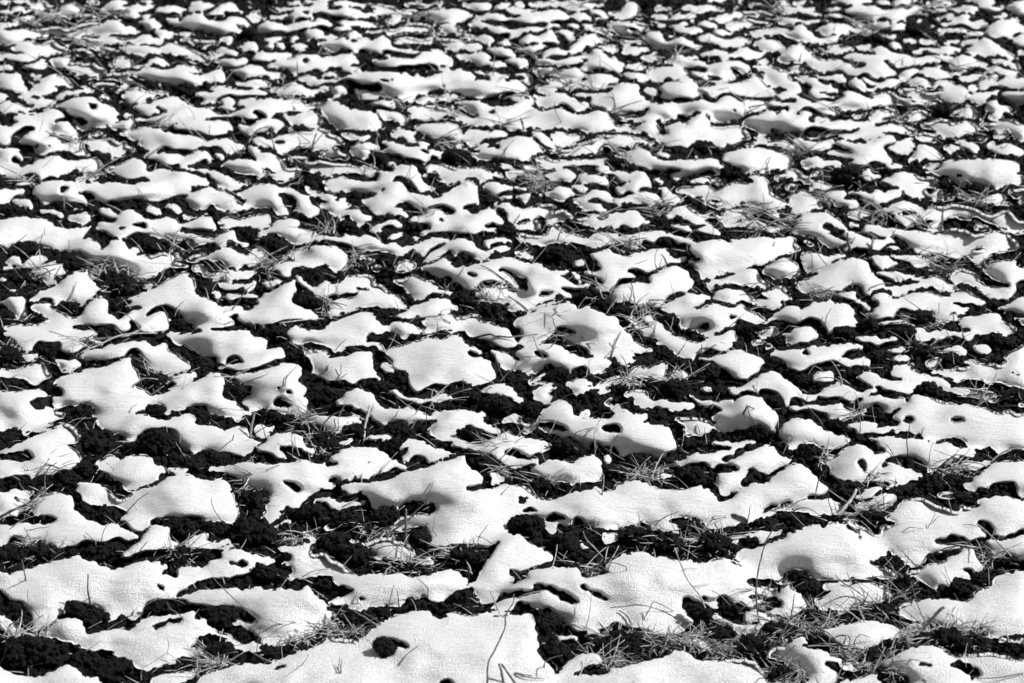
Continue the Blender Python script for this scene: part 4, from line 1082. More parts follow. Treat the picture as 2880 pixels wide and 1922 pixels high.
(693,0): """
22,114 30,113 36,111 44,110 50,110 54,108 60,106 66,108 69,112 74,113 78,115 80,119 74,119 72,122 66,122 60,126 54,124 52,120 48,122 42,122 36,124 30,128 26,124 20,120 12,118 4,116 8,114 14,116 20,116
D 22,115 30,115 33,118 28,120 23,119
35,97 42,94 50,93 56,92 60,94 61,98 63,104 58,106 54,107 50,105 44,104 40,105 36,100 32,97
62,89 66,84 70,82 76,85 80,87 82,89 86,92 92,92 100,92 104,93 108,98 112,103 114,106 110,108 106,108 100,107 96,108 90,107 84,107 80,106 76,107 72,103 68,101 66,96
30,84 36,82 42,83 48,85 50,88 54,86 58,85 62,87 58,90 54,92 48,92 42,91 36,91 31,92
20,74 28,72 34,71 40,70 45,70 48,74 52,77 58,73 64,71 68,72 66,74 60,76 56,79 50,80 44,79 38,80 34,80 30,77 26,78 22,77
70,73 76,71 80,73 82,76 78,78 74,80 70,78 76,76
17,54 24,52 32,50 40,48 48,46 54,46 59,46 62,50 66,47 72,47 78,45 84,45 89,47 93,51 88,52 84,55 80,57 76,55 72,56 68,57 64,60 60,58 56,57 52,59 46,61 40,62 36,58 32,56 26,58 20,57
D 45,49 50,48 52,51 48,53
63,62 68,60 74,60 76,62 72,64 66,64
78,58 84,54 90,56 94,60 90,62 84,60
43,64 48,63 54,63 58,66 64,66 72,65 78,64 84,62 90,62 98,60 106,60 114,59 120,60 125,62 126,65 130,61 134,63 138,66 146,65 154,63 162,61 168,60 174,58 180,59 186,62 189,64 186,68 182,70 176,71 170,72 162,71 160,74 154,76 148,78 142,78 140,81 136,84 130,83 126,81 122,79 118,79 112,78 108,82 104,83 100,84 94,82 92,78 90,75 96,74 104,76 112,76 116,73 114,70 108,68 102,69 96,69 90,67 88,66 82,65 76,67 70,69 64,69 60,71 54,71 50,68 44,66
D 104,65 110,64 118,65 124,66 118,68 110,67
D 122,71 128,72 132,73 126,73
104,50 112,50 118,48 124,48 132,49 140,49 140,53 132,54 126,55 120,56 112,55 108,53
114,46 118,45 118,48
139,51 142,46 148,43 154,41 160,43 166,47 170,52 168,55 162,53 156,53 150,53 144,54
174,46 182,45 190,44 198,44 200,48 200,51 196,55 191,53 186,50 180,50 176,48
98,40 104,36 108,31 111,29 114,30 118,35 120,38 116,40 120,40 128,41 136,42 142,43 138,45 130,44 122,42 114,41 108,43 104,42
58,36 66,34 74,33 80,32 84,34 88,36 92,33 98,31 102,33 104,36 98,39 92,41 86,40 82,41 76,42 70,42 66,39
84,29 88,26 92,28 96,30 92,32 88,34 85,33
48,26 54,24 60,25 64,28 62,30 70,30 76,31 70,33 62,33 56,34 50,32
36,31 40,30 43,33 38,36 36,34
37,37 44,36 50,39 46,41 40,39
12,24 16,19 22,18 28,19 31,22 36,20 42,19 48,18 54,19 60,17 66,17 69,20 68,22 60,21 54,23 48,24 42,25 36,27 30,27 24,26 18,28
76,19 80,17 86,17 92,17 100,18 108,21 114,22 106,23 98,23 90,22 84,21
72,24 80,22 88,23 84,25 76,26
98,26 106,25 116,25 124,24 128,21 136,20 144,20 152,22 154,25 152,28 146,27 138,27 130,28 122,29 114,28 106,28
160,24 164,20 168,19 174,21 178,25 182,29 188,31 192,31 188,34 182,33 176,30 170,28 164,29 161,27
122,33 128,31 136,31 142,33 150,32 156,28 158,32 156,37 150,37 144,35 136,35 128,36 124,36
158,33 164,32 172,33 180,34 182,37 178,41 172,40 166,37 160,36
62,9 68,8 74,8 80,6 86,6 92,8 98,12 104,11 108,14 104,16 96,15 90,16 84,14 78,13 72,13 66,11
70,5 76,2 80,0 86,2 94,4 104,4 112,4 114,7 106,6 98,5 90,5 80,5 74,6
105,8 112,6 118,6 124,7 126,10 132,8 140,8 142,11 136,13 130,14 122,13 116,12 110,11
116,18 120,14 126,13 130,17 126,20 120,20
146,11 154,9 162,8 170,8 178,9 184,11 186,14 180,15 174,19 166,18 160,17 152,16 158,14 164,13 156,12 150,13
130,4 140,3 150,4 158,1 166,3 167,5 160,6 152,6 144,6 136,6
178,4 186,3 194,3 202,4 200,7 194,9 186,7 180,6
183,20 190,19 198,19 206,22 200,24 192,24 186,22
190,32 196,30 202,31 204,34 198,36 194,34
181,40 184,37 190,36 194,39 190,43 184,42
198,40 206,39 214,40 220,44 222,47 216,47 208,46 202,43
225,34 230,30 235,28 235,36 228,37
185,17 192,14 200,12 208,11 212,14 214,17 208,18 200,17 192,18
36,12 42,9 46,10 50,13 44,15 38,14
24,9 32,7 40,6 48,6 54,5 60,3 64,1 68,4 66,8 60,8 52,8 44,9 36,9 28,10
20,15 28,13 34,14 28,17
46,0 56,1 62,-2 70,-2 66,2 58,4 50,3
34,4 42,3 40,5
103,85 110,83 116,83 122,87 120,89 114,88 108,87
108,90 114,92 120,93 126,94 130,96 134,99 130,102 126,104 122,100 116,99 112,97
136,90 142,88 150,88 158,89 164,90 170,92 176,94 182,96 188,98 194,94 200,93 206,95 214,94 222,90 228,85 232,81 236,83 236,92 230,98 226,100 220,99 214,102 208,101 204,104 198,104 192,105 186,103 180,102 174,99 168,97 162,99 154,99 146,100 138,98 134,94
172,85 178,83 186,83 192,83 198,86 202,88 205,91 200,92 194,94 188,95 182,92 176,88
159,73 166,72 172,73 178,71 184,70 188,67 196,67 204,67 210,66 216,67 224,66 228,70 232,75 226,77 220,76 214,76 208,79 200,80 196,82 188,82 182,80 176,77 168,76 162,75
140,84 146,80 152,79 160,79 168,78 176,79 182,80 174,82 166,83 160,82 152,84 146,87 142,86
200,61 208,61 216,62 214,65 206,66 200,64
222,62 230,61 235,64 235,70 228,66
213,50 220,48 226,49 232,50 230,55 226,57 222,53 216,52
201,52 208,51 214,53 212,55 204,55
190,59 194,59 196,61 191,62
139,104 146,102 154,102 162,101 168,101 174,104 177,108 180,112 184,108 190,107 196,109 202,109 208,107 212,109 216,112 210,113 204,114 196,116 190,119 186,121 182,117 178,115 174,118 170,114 166,112 162,114 158,116 154,115 150,111 144,109 141,107
119,109 124,106 127,105 131,108 136,110 138,114 140,118 136,118 132,114 128,112 124,115 120,112
113,118 118,117 124,118 130,120 136,122 142,121 148,122 152,124 160,125 164,127 160,130 154,128 152,131 148,134 142,132 136,131 130,130 126,128 120,128 116,126 114,124 118,122
D 142,124 148,123 153,127 148,128
141,118 144,116 150,119 150,122 144,121
78,111 84,110 90,113 96,113 102,113 98,116 92,117 86,115
86,126 90,121 96,118 102,118 108,120 109,123 104,124 102,128 98,131 92,130
60,129 66,124 72,122 76,123 78,127 84,130 82,132 76,131 72,132 66,130
44,139 52,136 60,133 68,134 76,136 84,136 92,138 100,138 106,141 108,143 104,146 96,143 90,142 82,142 76,144 70,147 64,146 58,143 52,141
2,138 8,139 14,143 20,144 26,142 34,141 42,140 44,144 40,147 36,147 30,151 26,150 20,146 14,148 10,147 6,143
36,131 42,131 48,132 50,135 46,138 40,136
207,124 212,118 220,114 226,114 232,114 238,117 242,121 246,124 243,127 237,129 232,133 224,131 218,130 212,131 206,129 200,131 194,131 188,130 186,128 192,126 198,122 204,123
188,122 196,119 200,120 196,123 190,123
207,120 212,116 218,114 212,119
116,136 120,133 124,136 122,138
210,136 214,135 220,139 214,140
174,120 178,119 180,122 176,123
214,103 222,102 228,103 232,108 224,108 216,107
216,80 222,79 230,79 226,83 220,82
T 1.5 24,127 22,118 20,104
T 1.5 0,120 8,110 20,104
T 1 52,117 44,111 36,106 28,101
T 1.5 44,120 44,117 43,113
T 2.2 53,125 56,117 58,110
T 1.2 55,120 60,114 64,110
T 2 42,65 42,58 42,51
T 1.2 214,131 214,126 217,120 222,115
T 1.8 229,107 228,101 226,97
T 1.5 209,80 212,77 214,75
T 1.2 165,84 176,81 189,76
T 1 149,18 148,12 146,8
T 1 204,62 205,48 205,38
T .8 164,76 162,68 161,62
T 2 148,63 151,60 154,58
T 1 134,148 135,142 136,137
T 1 70,81 66,79 60,77
T 2.5 133,102 136,99 144,99 154,100
T 1.2 104,145 107,142 109,139
G 140,18 8,3
G 215,106 6,3
G 175,101 7,3
G 166,122 7,4
G 110,131 5,4
G 120,89 8,3
G 225,83 6,2
G 100,143 7,2
G 35,80 8,2
G 40,90 10,3
""",
(1387,0): """
34,77 38,80 44,80 50,77 54,77 58,79 64,81 72,85 78,86 78,90 72,92 66,91 62,88 58,85 54,86 48,88 42,90 38,88 36,83
2,88 8,89 14,88 20,85 25,81 29,83 33,88 38,92 46,91 54,89 58,90 61,92 66,94 72,95 78,95 84,92 90,91 94,94 98,99 100,103 106,104 112,103 115,106 112,110 104,109 98,108 92,108 86,108 80,110 76,108 70,107 62,108 54,106 48,107 44,107 38,107 30,107 26,105 20,104 14,106 8,105 4,103 2,98
70,78 78,77 86,77 94,77 98,74 102,70 108,69 114,70 118,70 120,73 118,75 122,80 126,83 132,84 135,86 130,88 124,90 122,94 116,92 110,92 104,94 98,93 92,89 86,88 80,86 82,80 74,80
104,96 110,98 120,98 126,95 130,90 134,87 140,86 146,88 149,91 151,95 149,99 145,102 141,101 138,97 132,98 126,99 121,101 115,100 108,100
69,69 76,67 82,63 86,62 92,62 98,63 102,66 103,68 96,68 90,69 95,70 102,71 98,74 92,74 86,74 80,75 74,73 68,72 62,74 60,72
34,58 38,56 44,56 50,57 53,60 56,58 62,57 67,56 70,57 74,60 78,63 74,66 70,69 64,66 60,68 56,64 52,62 46,62 40,63 36,61
45,67 50,66 54,69 60,73 56,73 50,71
36,72 40,70 46,70 52,72 53,75 48,77 42,77 38,75
19,63 24,62 28,64 34,66 39,67 38,70 32,71 28,67 22,66
73,55 78,50 82,45 84,41 88,41 91,43 94,47 98,50 104,51 108,55 104,56 108,59 104,60 98,58 92,57 86,56 82,57 76,58
35,51 40,49 46,49 54,50 60,48 68,47 74,48 73,52 66,53 60,54 52,54 44,53 38,53
40,45 46,42 52,41 58,42 62,45 60,47 54,46 48,46 42,47
71,46 78,44 82,45 78,49 72,48
65,38 70,34 76,31 82,28 86,29 90,32 95,34 92,36 86,36 80,38 76,39 72,43 66,45 62,44 66,41
86,38 92,37 98,38 102,39 102,42 98,44 94,42 90,40
107,42 114,39 120,39 126,41 128,43 122,44 114,45 108,44
105,33 112,34 120,34 126,34 124,36 114,37 112,40 108,41 106,38
124,32 128,28 132,27 138,29 142,33 146,34 150,32 156,31 160,33 164,36 168,38 174,37 168,40 160,39 154,38 148,40 140,40 132,39 128,36 130,34
143,30 146,28 148,30 146,32 143,32
169,31 174,29 180,29 186,31 192,33 200,32 206,31 213,34 208,37 204,40 196,40 190,40 186,38 184,36 180,36 174,36 169,34
186,48 192,45 198,43 204,40 208,38 212,40 218,43 222,45 220,48 214,49 208,49 205,47 198,48 190,50
172,47 178,44 186,42 194,43 188,46 180,47
123,46 130,46 138,49 138,52 132,51 126,49
142,51 148,48 156,47 162,49 168,49 172,51 174,54 180,54 186,52 194,50 202,51 208,53 212,57 212,61 208,62 204,59 198,58 198,61 202,63 198,66 190,66 184,64 178,62 176,58 178,56 168,55 160,56 150,54 144,54
D 195,56 198,55 204,58 206,61 200,60
161,47 166,46 170,49 164,49
127,58 134,57 140,55 148,55 155,56 158,60 162,63 158,65 150,65 144,67 140,68 134,67 130,64 128,61
108,60 114,59 120,60 126,63 130,65 126,66 120,67 112,65
108,56 114,54 120,53 126,56 122,58 114,58
138,74 142,69 148,67 154,67 160,65 164,66 167,70 168,74 164,74 160,74 158,76 164,77 170,78 168,81 160,81 154,80 148,83 142,82 138,80 142,77
126,74 130,72 134,75 136,78 132,79 127,77
163,59 170,60 176,62 178,66 174,66 166,63
178,67 186,69 196,68 204,66 210,63 206,65 196,66 188,66
180,71 186,70 194,69 202,68 208,66 213,62 216,61 219,63 222,67 226,71 231,74 235,77 232,80 226,80 218,80 210,80 204,79 196,77 190,76 184,81 180,82 178,78 174,76 172,74 178,73 182,74
222,63 224,59 230,57 236,58 240,59 244,63 250,68 253,72 253,76 250,78 246,76 240,74 234,73 228,70 224,67
214,55 220,54 226,54 228,57 222,59 216,58
216,51 222,50 227,51 224,53 218,53
138,84 144,85 148,84 152,86 158,86 164,84 170,83 176,84 182,86 186,83 190,80 196,79 200,81 203,84 208,83 216,83 222,84 226,88 224,90 220,92 214,93 209,95 204,93 200,90 196,89 198,93 204,94 206,97 202,100 198,101 192,101 186,102 182,100 178,96 172,93 168,93 162,95 156,95 152,93 148,89 142,86
161,101 166,97 171,94 175,95 177,99 178,104 184,105 192,105 200,104 206,106 209,110 211,114 207,115 202,118 196,118 193,117 190,121 186,121 182,117 176,116 170,115 164,118 160,121 152,121 144,121 138,118 134,115 136,112 142,113 148,113 153,112 152,110 146,110 143,107 142,104 147,102 152,102 158,104 166,104
116,107 122,103 128,99 133,97 135,102 139,107 140,110 136,112 132,114 128,111 126,110 122,112 118,110
206,103 210,98 218,96 224,92 229,91 232,96 237,94 241,94 247,96 254,95 256,92 260,92 263,95 260,97 262,101 270,102 276,104 282,105 280,108 274,106 266,105 260,106 255,110 250,109 244,110 240,112 237,109 232,108 228,110 226,113 220,116 216,115 218,110 216,107 208,104
32,110 36,108 42,111 46,115 50,119 56,123 64,123 70,119 78,117 84,115 90,112 96,113 104,112 112,112 118,114 124,114 130,117 134,119 130,120 126,119 120,118 114,121 106,120 104,123 102,126 98,123 94,120 90,121 90,125 88,128 80,129 74,128 68,127 66,128 58,129 52,127 44,124 50,124 56,125 50,122 44,119 38,115
49,109 56,109 62,111 68,110 73,110 74,114 68,117 62,121 56,121 50,117
36,131 40,129 46,131 52,134 58,134 66,133 74,132 82,132 90,131 95,133 90,136 84,136 76,135 70,136 64,136 58,138 52,140 46,141 41,138
101,127 108,126 113,124 117,121 120,119 124,122 129,126 133,130 138,134 143,136 146,138 142,141 138,141 134,139 130,141 124,139 120,137 114,137 108,134 112,132 108,129 102,129
150,125 158,125 166,124 174,124 178,126 172,128 168,130 168,133 172,131 178,130 184,132 187,136 190,140 188,143 180,144 172,144 166,142 160,141 156,137 150,135 150,130 154,129
138,125 142,126 146,130 142,131 138,128
189,130 194,126 200,125 206,123 212,122 218,122 224,124 230,125 236,127 246,132 246,138 240,142 236,140 228,141 222,142 214,143 208,142 204,140 200,137 196,135 190,134
170,0 178,-3 198,-3 198,2 190,2 182,2
10,8 16,6 22,7 30,8 36,9 34,11 26,12 18,13 12,11
0,13 6,11 9,14 14,15 22,14 30,12 38,10 46,8 52,8 58,10 61,15 58,17 50,17 44,18 38,18 32,20 26,19 20,18 12,17 4,18 0,17
29,3 36,2 42,1 46,3 54,4 60,1 66,0 72,3 80,4 88,4 92,5 84,6 80,8 74,7 72,10 66,10 62,8 56,7 50,6 44,5 38,6 32,5
64,14 68,11 74,11 78,13 82,16 78,17 74,16 70,18 66,16
80,9 86,8 90,10 95,13 92,15 86,12 82,11
95,10 100,11 106,9 110,4 113,2 117,3 119,6 118,9 121,13 124,15 120,16 116,14 110,15 106,16 103,18 101,15 98,13
132,13 138,12 144,13 143,16 138,17 133,15
145,16 150,13 156,12 162,11 168,13 164,14 160,16 154,16 148,18
134,7 140,7 146,8 144,10 136,10
156,7 162,5 168,6 174,5 180,4 184,6 190,8 186,9 180,9 174,9 168,11 162,9
176,17 184,15 190,13 198,11 206,11 212,10 218,9 224,9 230,12 235,14 232,15 224,15 218,14 212,13 206,14 200,16 194,19 188,19 182,17
193,21 200,18 206,16 212,16 218,18 224,18 230,20 228,22 222,22 216,22 210,22 204,24 198,25 194,24
170,20 176,18 182,19 186,22 184,24 178,23 172,22
148,25 156,23 164,23 170,23 173,26 166,29 160,28 154,28 150,27
182,25 188,25 194,27 198,29 190,29 184,28
95,20 102,18 110,18 118,18 124,20 127,24 124,25 118,22 112,20 106,21 110,23 112,26 118,27 122,29 116,31 110,30 104,29 100,26 96,24
130,19 136,18 142,21 144,22 138,22
144,20 150,20 158,18 161,20 156,23 150,24 146,22
84,25 88,23 92,24 96,27 100,30 104,32 98,31 94,28 88,27
74,21 78,20 83,23 84,25 78,25
60,21 68,20 71,22 66,23
21,35 26,30 31,28 34,30 38,29 42,27 46,24 48,25 50,29 52,33 56,35 50,35 44,35 38,36 32,35 26,37
50,25 56,26 62,25 66,28 68,33 66,35 62,33 58,29 54,28
0,23 6,22 12,25 18,26 26,23 34,22 42,24 46,20 52,20 54,22 48,23 42,25 36,27 30,27 24,30 20,32 14,28 8,27 0,28
19,41 26,39 34,37 42,37 42,40 36,42 32,44 28,42 22,42
3,36 8,35 12,37 8,38
18,4 22,2 26,4 24,6
2,6 8,4 13,4 10,7 4,8
85,15 88,15 88,18 85,18
101,127 106,125 104,128
T 1.5 26,106 24,102 23,98
T 1 56,100 53,95 51,88 51,84
T 1 112,140 110,135 106,128
T 1.2 100,101 94,93 89,87
T 2 172,82 172,77 173,73
T 1 45,130 50,126 54,120
T 1 72,122 64,127 60,130
T 1.2 86,129 80,124 72,120
T 1.2 227,138 225,134 228,131
T 1 88,56 88,50 88,46
T 1 178,34 179,30 179,28
G 84,78 7,2
G 98,98 7,3
G 152,53 8,2
G 166,72 4,3
G 175,82 8,2
G 62,76 6,3
G 210,100 8,3
G 70,9 8,2
G 30,48 6,3
G 135,127 6,3
G 110,136 8,3
""",
(2080,0): """
4,29 12,26 20,24 28,24 34,25 40,25 44,26 47,23 50,20 54,22 57,26 62,30 64,32 70,32 76,30 82,30 84,33 78,35 72,36 66,36 60,37 56,35 50,33 44,32 40,30 34,28 28,26 26,30 20,31 12,30
11,38 16,34 20,32 26,34 30,35 32,34 35,38 37,42 34,44 28,42 20,42 14,40
32,49 36,44 40,40 46,38 52,39 57,42 62,45 58,48 54,50 54,54 48,52 40,52 34,51
54,51 58,48 62,46 66,48 70,50 76,49 82,50 88,52 92,56 96,57 102,56 106,53 112,52 118,51 121,54 124,58 127,62 122,64 116,66 110,65 106,62 102,60 100,62 94,63 88,61 84,58 78,58 74,61 70,61 66,59 62,56 56,53
41,57 46,54 50,55 54,58 56,60 50,62 44,60
57,60 62,60 64,62 70,63 78,62 84,62 88,66 86,69 80,68 76,66 70,66 62,63
44,64 50,63 56,63 62,65 68,70 74,72 80,75 78,77 72,77 64,75 58,71 50,67
90,68 96,65 100,67 104,70 106,74 112,72 118,68 124,65 130,66 132,70 128,72 120,72 112,75 107,78 104,76 98,73 92,71
102,64 110,67 118,69 112,71 106,69
86,47 92,44 98,44 104,45 110,45 116,45 120,47 120,50 112,51 106,53 100,52 96,52 92,49
107,43 112,40 117,39 122,42 130,45 138,47 144,48 150,48 152,51 146,52 138,54 130,54 124,51 118,46 112,44
124,36 128,35 133,38 132,41 128,41 125,39
96,38 102,38 108,38 106,41 100,41
74,38 82,37 85,38 80,40 75,40
72,43 80,40 88,39 94,40 94,42 88,44 80,44 74,45
62,41 68,40 70,43 64,43
62,27 66,24 72,20 80,20 86,20 90,22 98,24 106,24 110,26 108,28 100,27 92,25 88,25 91,28 86,29 78,28 72,30 64,30 66,28
108,19 114,19 120,19 125,21 122,24 114,23 110,22
124,25 128,21 134,20 140,22 138,24 132,25 126,26
121,31 126,29 130,28 128,31 124,33
94,20 100,20 105,20 104,23 98,23
85,9 92,6 98,5 106,5 112,5 118,8 124,9 130,8 134,6 138,9 142,12 136,14 132,16 128,15 122,14 116,15 112,18 108,17 104,14 98,13 92,12 88,11
70,13 76,11 82,11 88,14 84,15 76,15
70,8 78,7 86,7 82,9 74,10
139,9 144,5 150,5 154,8 150,10 145,12 141,11
155,3 162,0 172,-2 178,2 174,5 166,5 160,6
158,8 166,7 174,6 178,8 172,9 164,9
164,16 168,13 174,11 178,13 182,16 180,18 174,17 168,17
181,15 185,11 188,12 190,16 188,18 192,20 198,17 204,18 206,21 200,23 194,24 190,22 184,20 176,20 170,21 168,19 176,18 182,18
178,9 184,5 190,4 194,6 198,10 192,13 186,10 180,10
196,5 204,5 212,6 216,9 210,10 202,8
220,7 226,3 232,1 240,2 240,12 230,11 224,8
205,16 212,13 218,11 221,13 216,16 210,17
187,1 196,-2 206,-2 210,3 202,4 194,3
203,27 206,22 212,18 218,16 224,16 230,19 235,23 240,27 230,28 226,28 224,31 218,30 212,32 208,31 204,29
164,25 170,24 178,24 186,24 188,27 182,27 176,26 170,27
185,30 190,27 196,26 202,28 196,29 190,30
225,36 228,31 235,28 240,37 230,37
186,42 192,38 198,34 203,31 208,34 212,38 218,41 224,45 229,48 226,50 220,48 214,47 208,45 202,46 196,47 190,45
183,36 190,33 196,33 194,36 188,37
144,43 152,41 160,40 166,40 172,37 178,39 182,42 178,44 172,45 164,45 156,43 148,44
149,34 156,34 164,35 162,37 154,36
168,35 176,34 182,34 178,36 172,37
136,33 142,33 146,35 140,35
130,54 138,55 148,49 154,47 160,46 168,46 176,47 174,50 168,50 160,51 152,52 144,54 138,56
176,51 180,47 186,45 192,47 196,50 202,53 205,55 202,57 196,56 190,54 186,56 180,57 176,58 174,54
136,59 140,57 144,56 148,59 144,62 140,66 136,67 132,63
148,60 154,57 162,57 168,59 174,61 180,59 184,61 178,63 172,64 166,65 160,66 152,63
210,50 216,49 222,51 228,53 232,55 230,58 224,56 218,54 212,53
202,58 208,56 214,55 220,57 226,59 232,60 234,62 226,63 220,64 216,62 212,60 204,60
180,62 188,64 196,62 203,62 204,65 198,65 192,67 186,68 182,65
210,62 213,63 212,66 208,66
137,71 142,66 146,64 150,64 154,66 158,70 162,72 158,74 152,74 146,71 140,71
160,70 166,67 172,67 178,69 181,71 176,72 170,73 164,73
132,73 140,73 148,74 156,77 164,76 170,73 178,72 184,72 188,76 192,78 198,76 206,77 214,74 212,77 206,80 202,84 198,87 194,85 188,81 184,84 178,86 172,85 166,83 160,82 154,86 148,87 144,83 138,79 134,76
190,71 194,70 196,74 194,77 190,74
197,70 200,66 206,66 214,67 220,64 228,64 240,66 240,73 228,74 220,73 214,71 206,72 200,74
218,76 226,76 240,76 240,82 230,85 224,82 218,80
83,83 88,80 94,79 86,78 90,76 96,77 102,80 106,82 112,79 118,76 124,75 128,77 132,81 138,82 142,84 146,86 144,89 138,88 134,86 128,85 122,85 116,87 110,89 104,90 96,91 90,91 84,90 78,88 74,87
58,77 60,73 66,77 72,79 78,80 76,82 70,81 62,82
31,79 36,76 42,76 48,79 50,81 46,83 42,81 36,83 32,82
45,85 50,82 56,82 60,85 66,83 72,83 78,85 82,88 78,89 72,89 66,92 60,89 54,88 50,90 46,94 42,95 42,90 40,86
22,84 30,84 38,85 40,87 34,88 26,87
64,90 70,89 76,91 80,94 74,95 68,94
204,90 207,84 210,83 214,87 220,88 226,91 228,93 222,94 214,94 208,92
210,94 214,93 218,97 214,100 208,99
154,88 160,85 164,86 160,90 156,91
173,95 178,92 184,90 190,89 194,92 196,95 192,97 186,97 180,95
140,95 146,92 152,92 158,94 152,98 146,101 142,101 138,98
122,90 128,91 132,94 128,95 124,93
107,96 110,92 116,91 122,93 125,97 120,100 112,101 108,99
129,96 134,97 137,100 132,101
62,99 66,97 72,98 74,102 68,103 64,102
94,95 102,93 106,94 100,97 96,98
70,104 78,101 86,101 96,100 104,101 110,100 112,104 106,106 100,106 92,108 86,109 80,108 76,107
82,113 88,110 94,110 100,107 108,105 116,105 122,104 130,103 136,103 142,106 146,108 144,111 138,110 130,108 122,108 119,112 112,115 106,117 98,114 92,117
80,119 84,116 92,117 100,118 108,118 114,114 120,112 126,113 129,116 124,119 118,122 122,128 126,134 120,136 114,134 108,134 104,131 96,132 88,131 80,128 72,127 76,124 84,125 93,127 92,123 86,121
122,123 128,119 134,116 140,117 144,121 142,125 138,128 132,127 127,125
44,118 50,115 56,117 62,117 70,116 76,115 78,120 74,123 66,124 58,125 52,122
56,113 64,114 70,111 74,112 66,115 58,115
150,102 158,101 166,99 172,100 176,103 182,101 188,100 192,102 196,106 200,108 196,110 192,110 188,109 184,112 178,115 172,115 166,113 163,110 164,106 158,106 152,104
146,111 154,110 162,112 160,116 154,117 148,115
198,102 206,102 212,101 220,99 226,100 232,103 240,107 240,116 228,116 226,113 224,109 220,107 214,109 208,108 202,105
211,112 216,108 222,109 222,114 216,115
196,115 200,113 204,116 200,117
178,117 184,116 188,119 192,118 196,121 197,124 194,126 190,123 184,121 180,119
168,122 174,120 180,121 182,124 176,127 172,125
204,119 210,117 212,121 218,119 224,119 230,123 234,126 230,128 222,128 214,127 208,123
139,134 144,127 148,122 153,119 158,122 163,126 169,131 166,132 160,132 154,132 150,134 144,132
160,143 166,138 172,134 178,130 184,126 189,126 191,129 196,129 196,125 200,122 206,121 210,123 215,128 217,132 222,136 227,138 231,142 228,146 166,146
52,134 60,131 66,131 70,134 70,138 64,138 58,140 54,138
73,137 80,135 86,138 84,140 76,139
90,135 96,132 102,132 106,133 102,137 96,136
118,138 124,137 130,136 134,137 130,139 124,141 118,140
152,137 160,135 166,136 162,138 154,139
14,118 22,117 30,116 38,118 44,121 46,124 40,124 34,121 26,119
4,120 12,117 20,114 26,113 22,117 14,119 8,121
8,4 14,3 20,5 22,7 14,7 10,6
30,6 36,3 42,5 38,8 32,8
34,10 40,7 48,6 56,6 62,7 64,9 58,10 50,10 42,11 36,11
56,11 62,10 67,13 62,14
44,3 52,1 58,1 60,3 54,4 48,5
33,16 40,15 46,16 52,18 60,17 68,16 77,18 70,19 62,19 56,20 48,18 40,19 34,18
80,1 90,-3 104,-3 110,2 102,3 96,6 90,5 84,2
112,2 118,0 124,3 118,5
128,3 134,-3 140,-2 140,4 134,4
0,32 8,33 10,35 4,37 0,39
T 1.5 50,49 51,45 51,42
T 1.2 186,99 186,93 187,86
T 1 78,25 79,22 80,20
T 1 213,112 217,122 222,119
T 1 135,54 135,51 135,48
T 1 66,102 70,100 72,97
T 1.2 22,138 24,134 25,130
T 1 104,95 106,88 104,83
T 1 184,43 183,38 181,35
T 1 146,129 144,125 141,121
T 1 192,82 187,80 189,77
G 65,120 8,3
G 130,103 8,3
G 178,62 6,3
G 110,30 10,3
G 150,12 10,3
G 75,95 6,3
G 45,128 10,3
G 100,22 10,2
G 205,70 8,3
G 30,10 10,2
"""}
rng = np.random.default_rng(11)
random.seed(11)

# ------------------------------------------------------------------ the survey lattice: polar rows and columns on the ground
PX = 1.0                                        # lattice pitch, in 1/1024 of the view's width
MX, Y0, Y1 = 150, -60, 760
NX, NY = int((1024 + 2 * MX) / PX), int((Y1 - Y0) / PX)
UNIT, SRC = 800.0 / 235.0, 1024.0 / 2880.0
K = 36.0 / FOCAL / 1024.0
cp, sp = math.cos(math.radians(PITCH)), math.sin(math.radians(PITCH))


def rays(px, py):
    a = (np.asarray(px, float) - 512.0) * K
    b = -(np.asarray(py, float) - 341.5) * K
    return a, cp + b * sp, -sp + b * cp          # direction per unit of viewing depth


def place(px, py, h):
    """The point at height h above the field seen along a line of sight of the survey."""
    dx, dy, dz = rays(px, py)
    t = (h - CAM_H) / dz
    return np.stack([t * dx, t * dy, np.broadcast_to(h, t.shape) + 0 * t], -1), t


def project(x, y, z):
    zz = z - CAM_H
    d = y * cp - zz * sp
    u = y * sp + zz * cp
    return 512 + x / d / K, 341.5 - u / d / K


def blur(a, sx, sy=None):
    sy = sx if sy is None else sy
    fy = np.fft.fftfreq(a.shape[0])[:, None]
    fx = np.fft.rfftfreq(a.shape[1])[None, :]
    g = np.exp(-2 * (math.pi ** 2) * ((fx * sx) ** 2 + (fy * sy) ** 2))
    return np.fft.irfft2(np.fft.rfft2(a) * g, s=a.shape)


def rnoise(sx, sy=None):
    n = blur(rng.standard_normal((NY, NX)), sx, sy)
    return n / n.std()


def catmull(p, n=5):
    p = np.asarray(p, float)
    a, b, c, d = np.roll(p, 1, 0), p, np.roll(p, -1, 0), np.roll(p, -2, 0)
    out = []
    for i in range(n):
        t = i / n
        out.append(0.5 * ((2 * b) + (c - a) * t + (2 * a - 5 * b + 4 * c - d) * t * t + (3 * b - a - 3 * c + d) * t ** 3))
    return np.stack(out, 1).reshape(-1, 2)


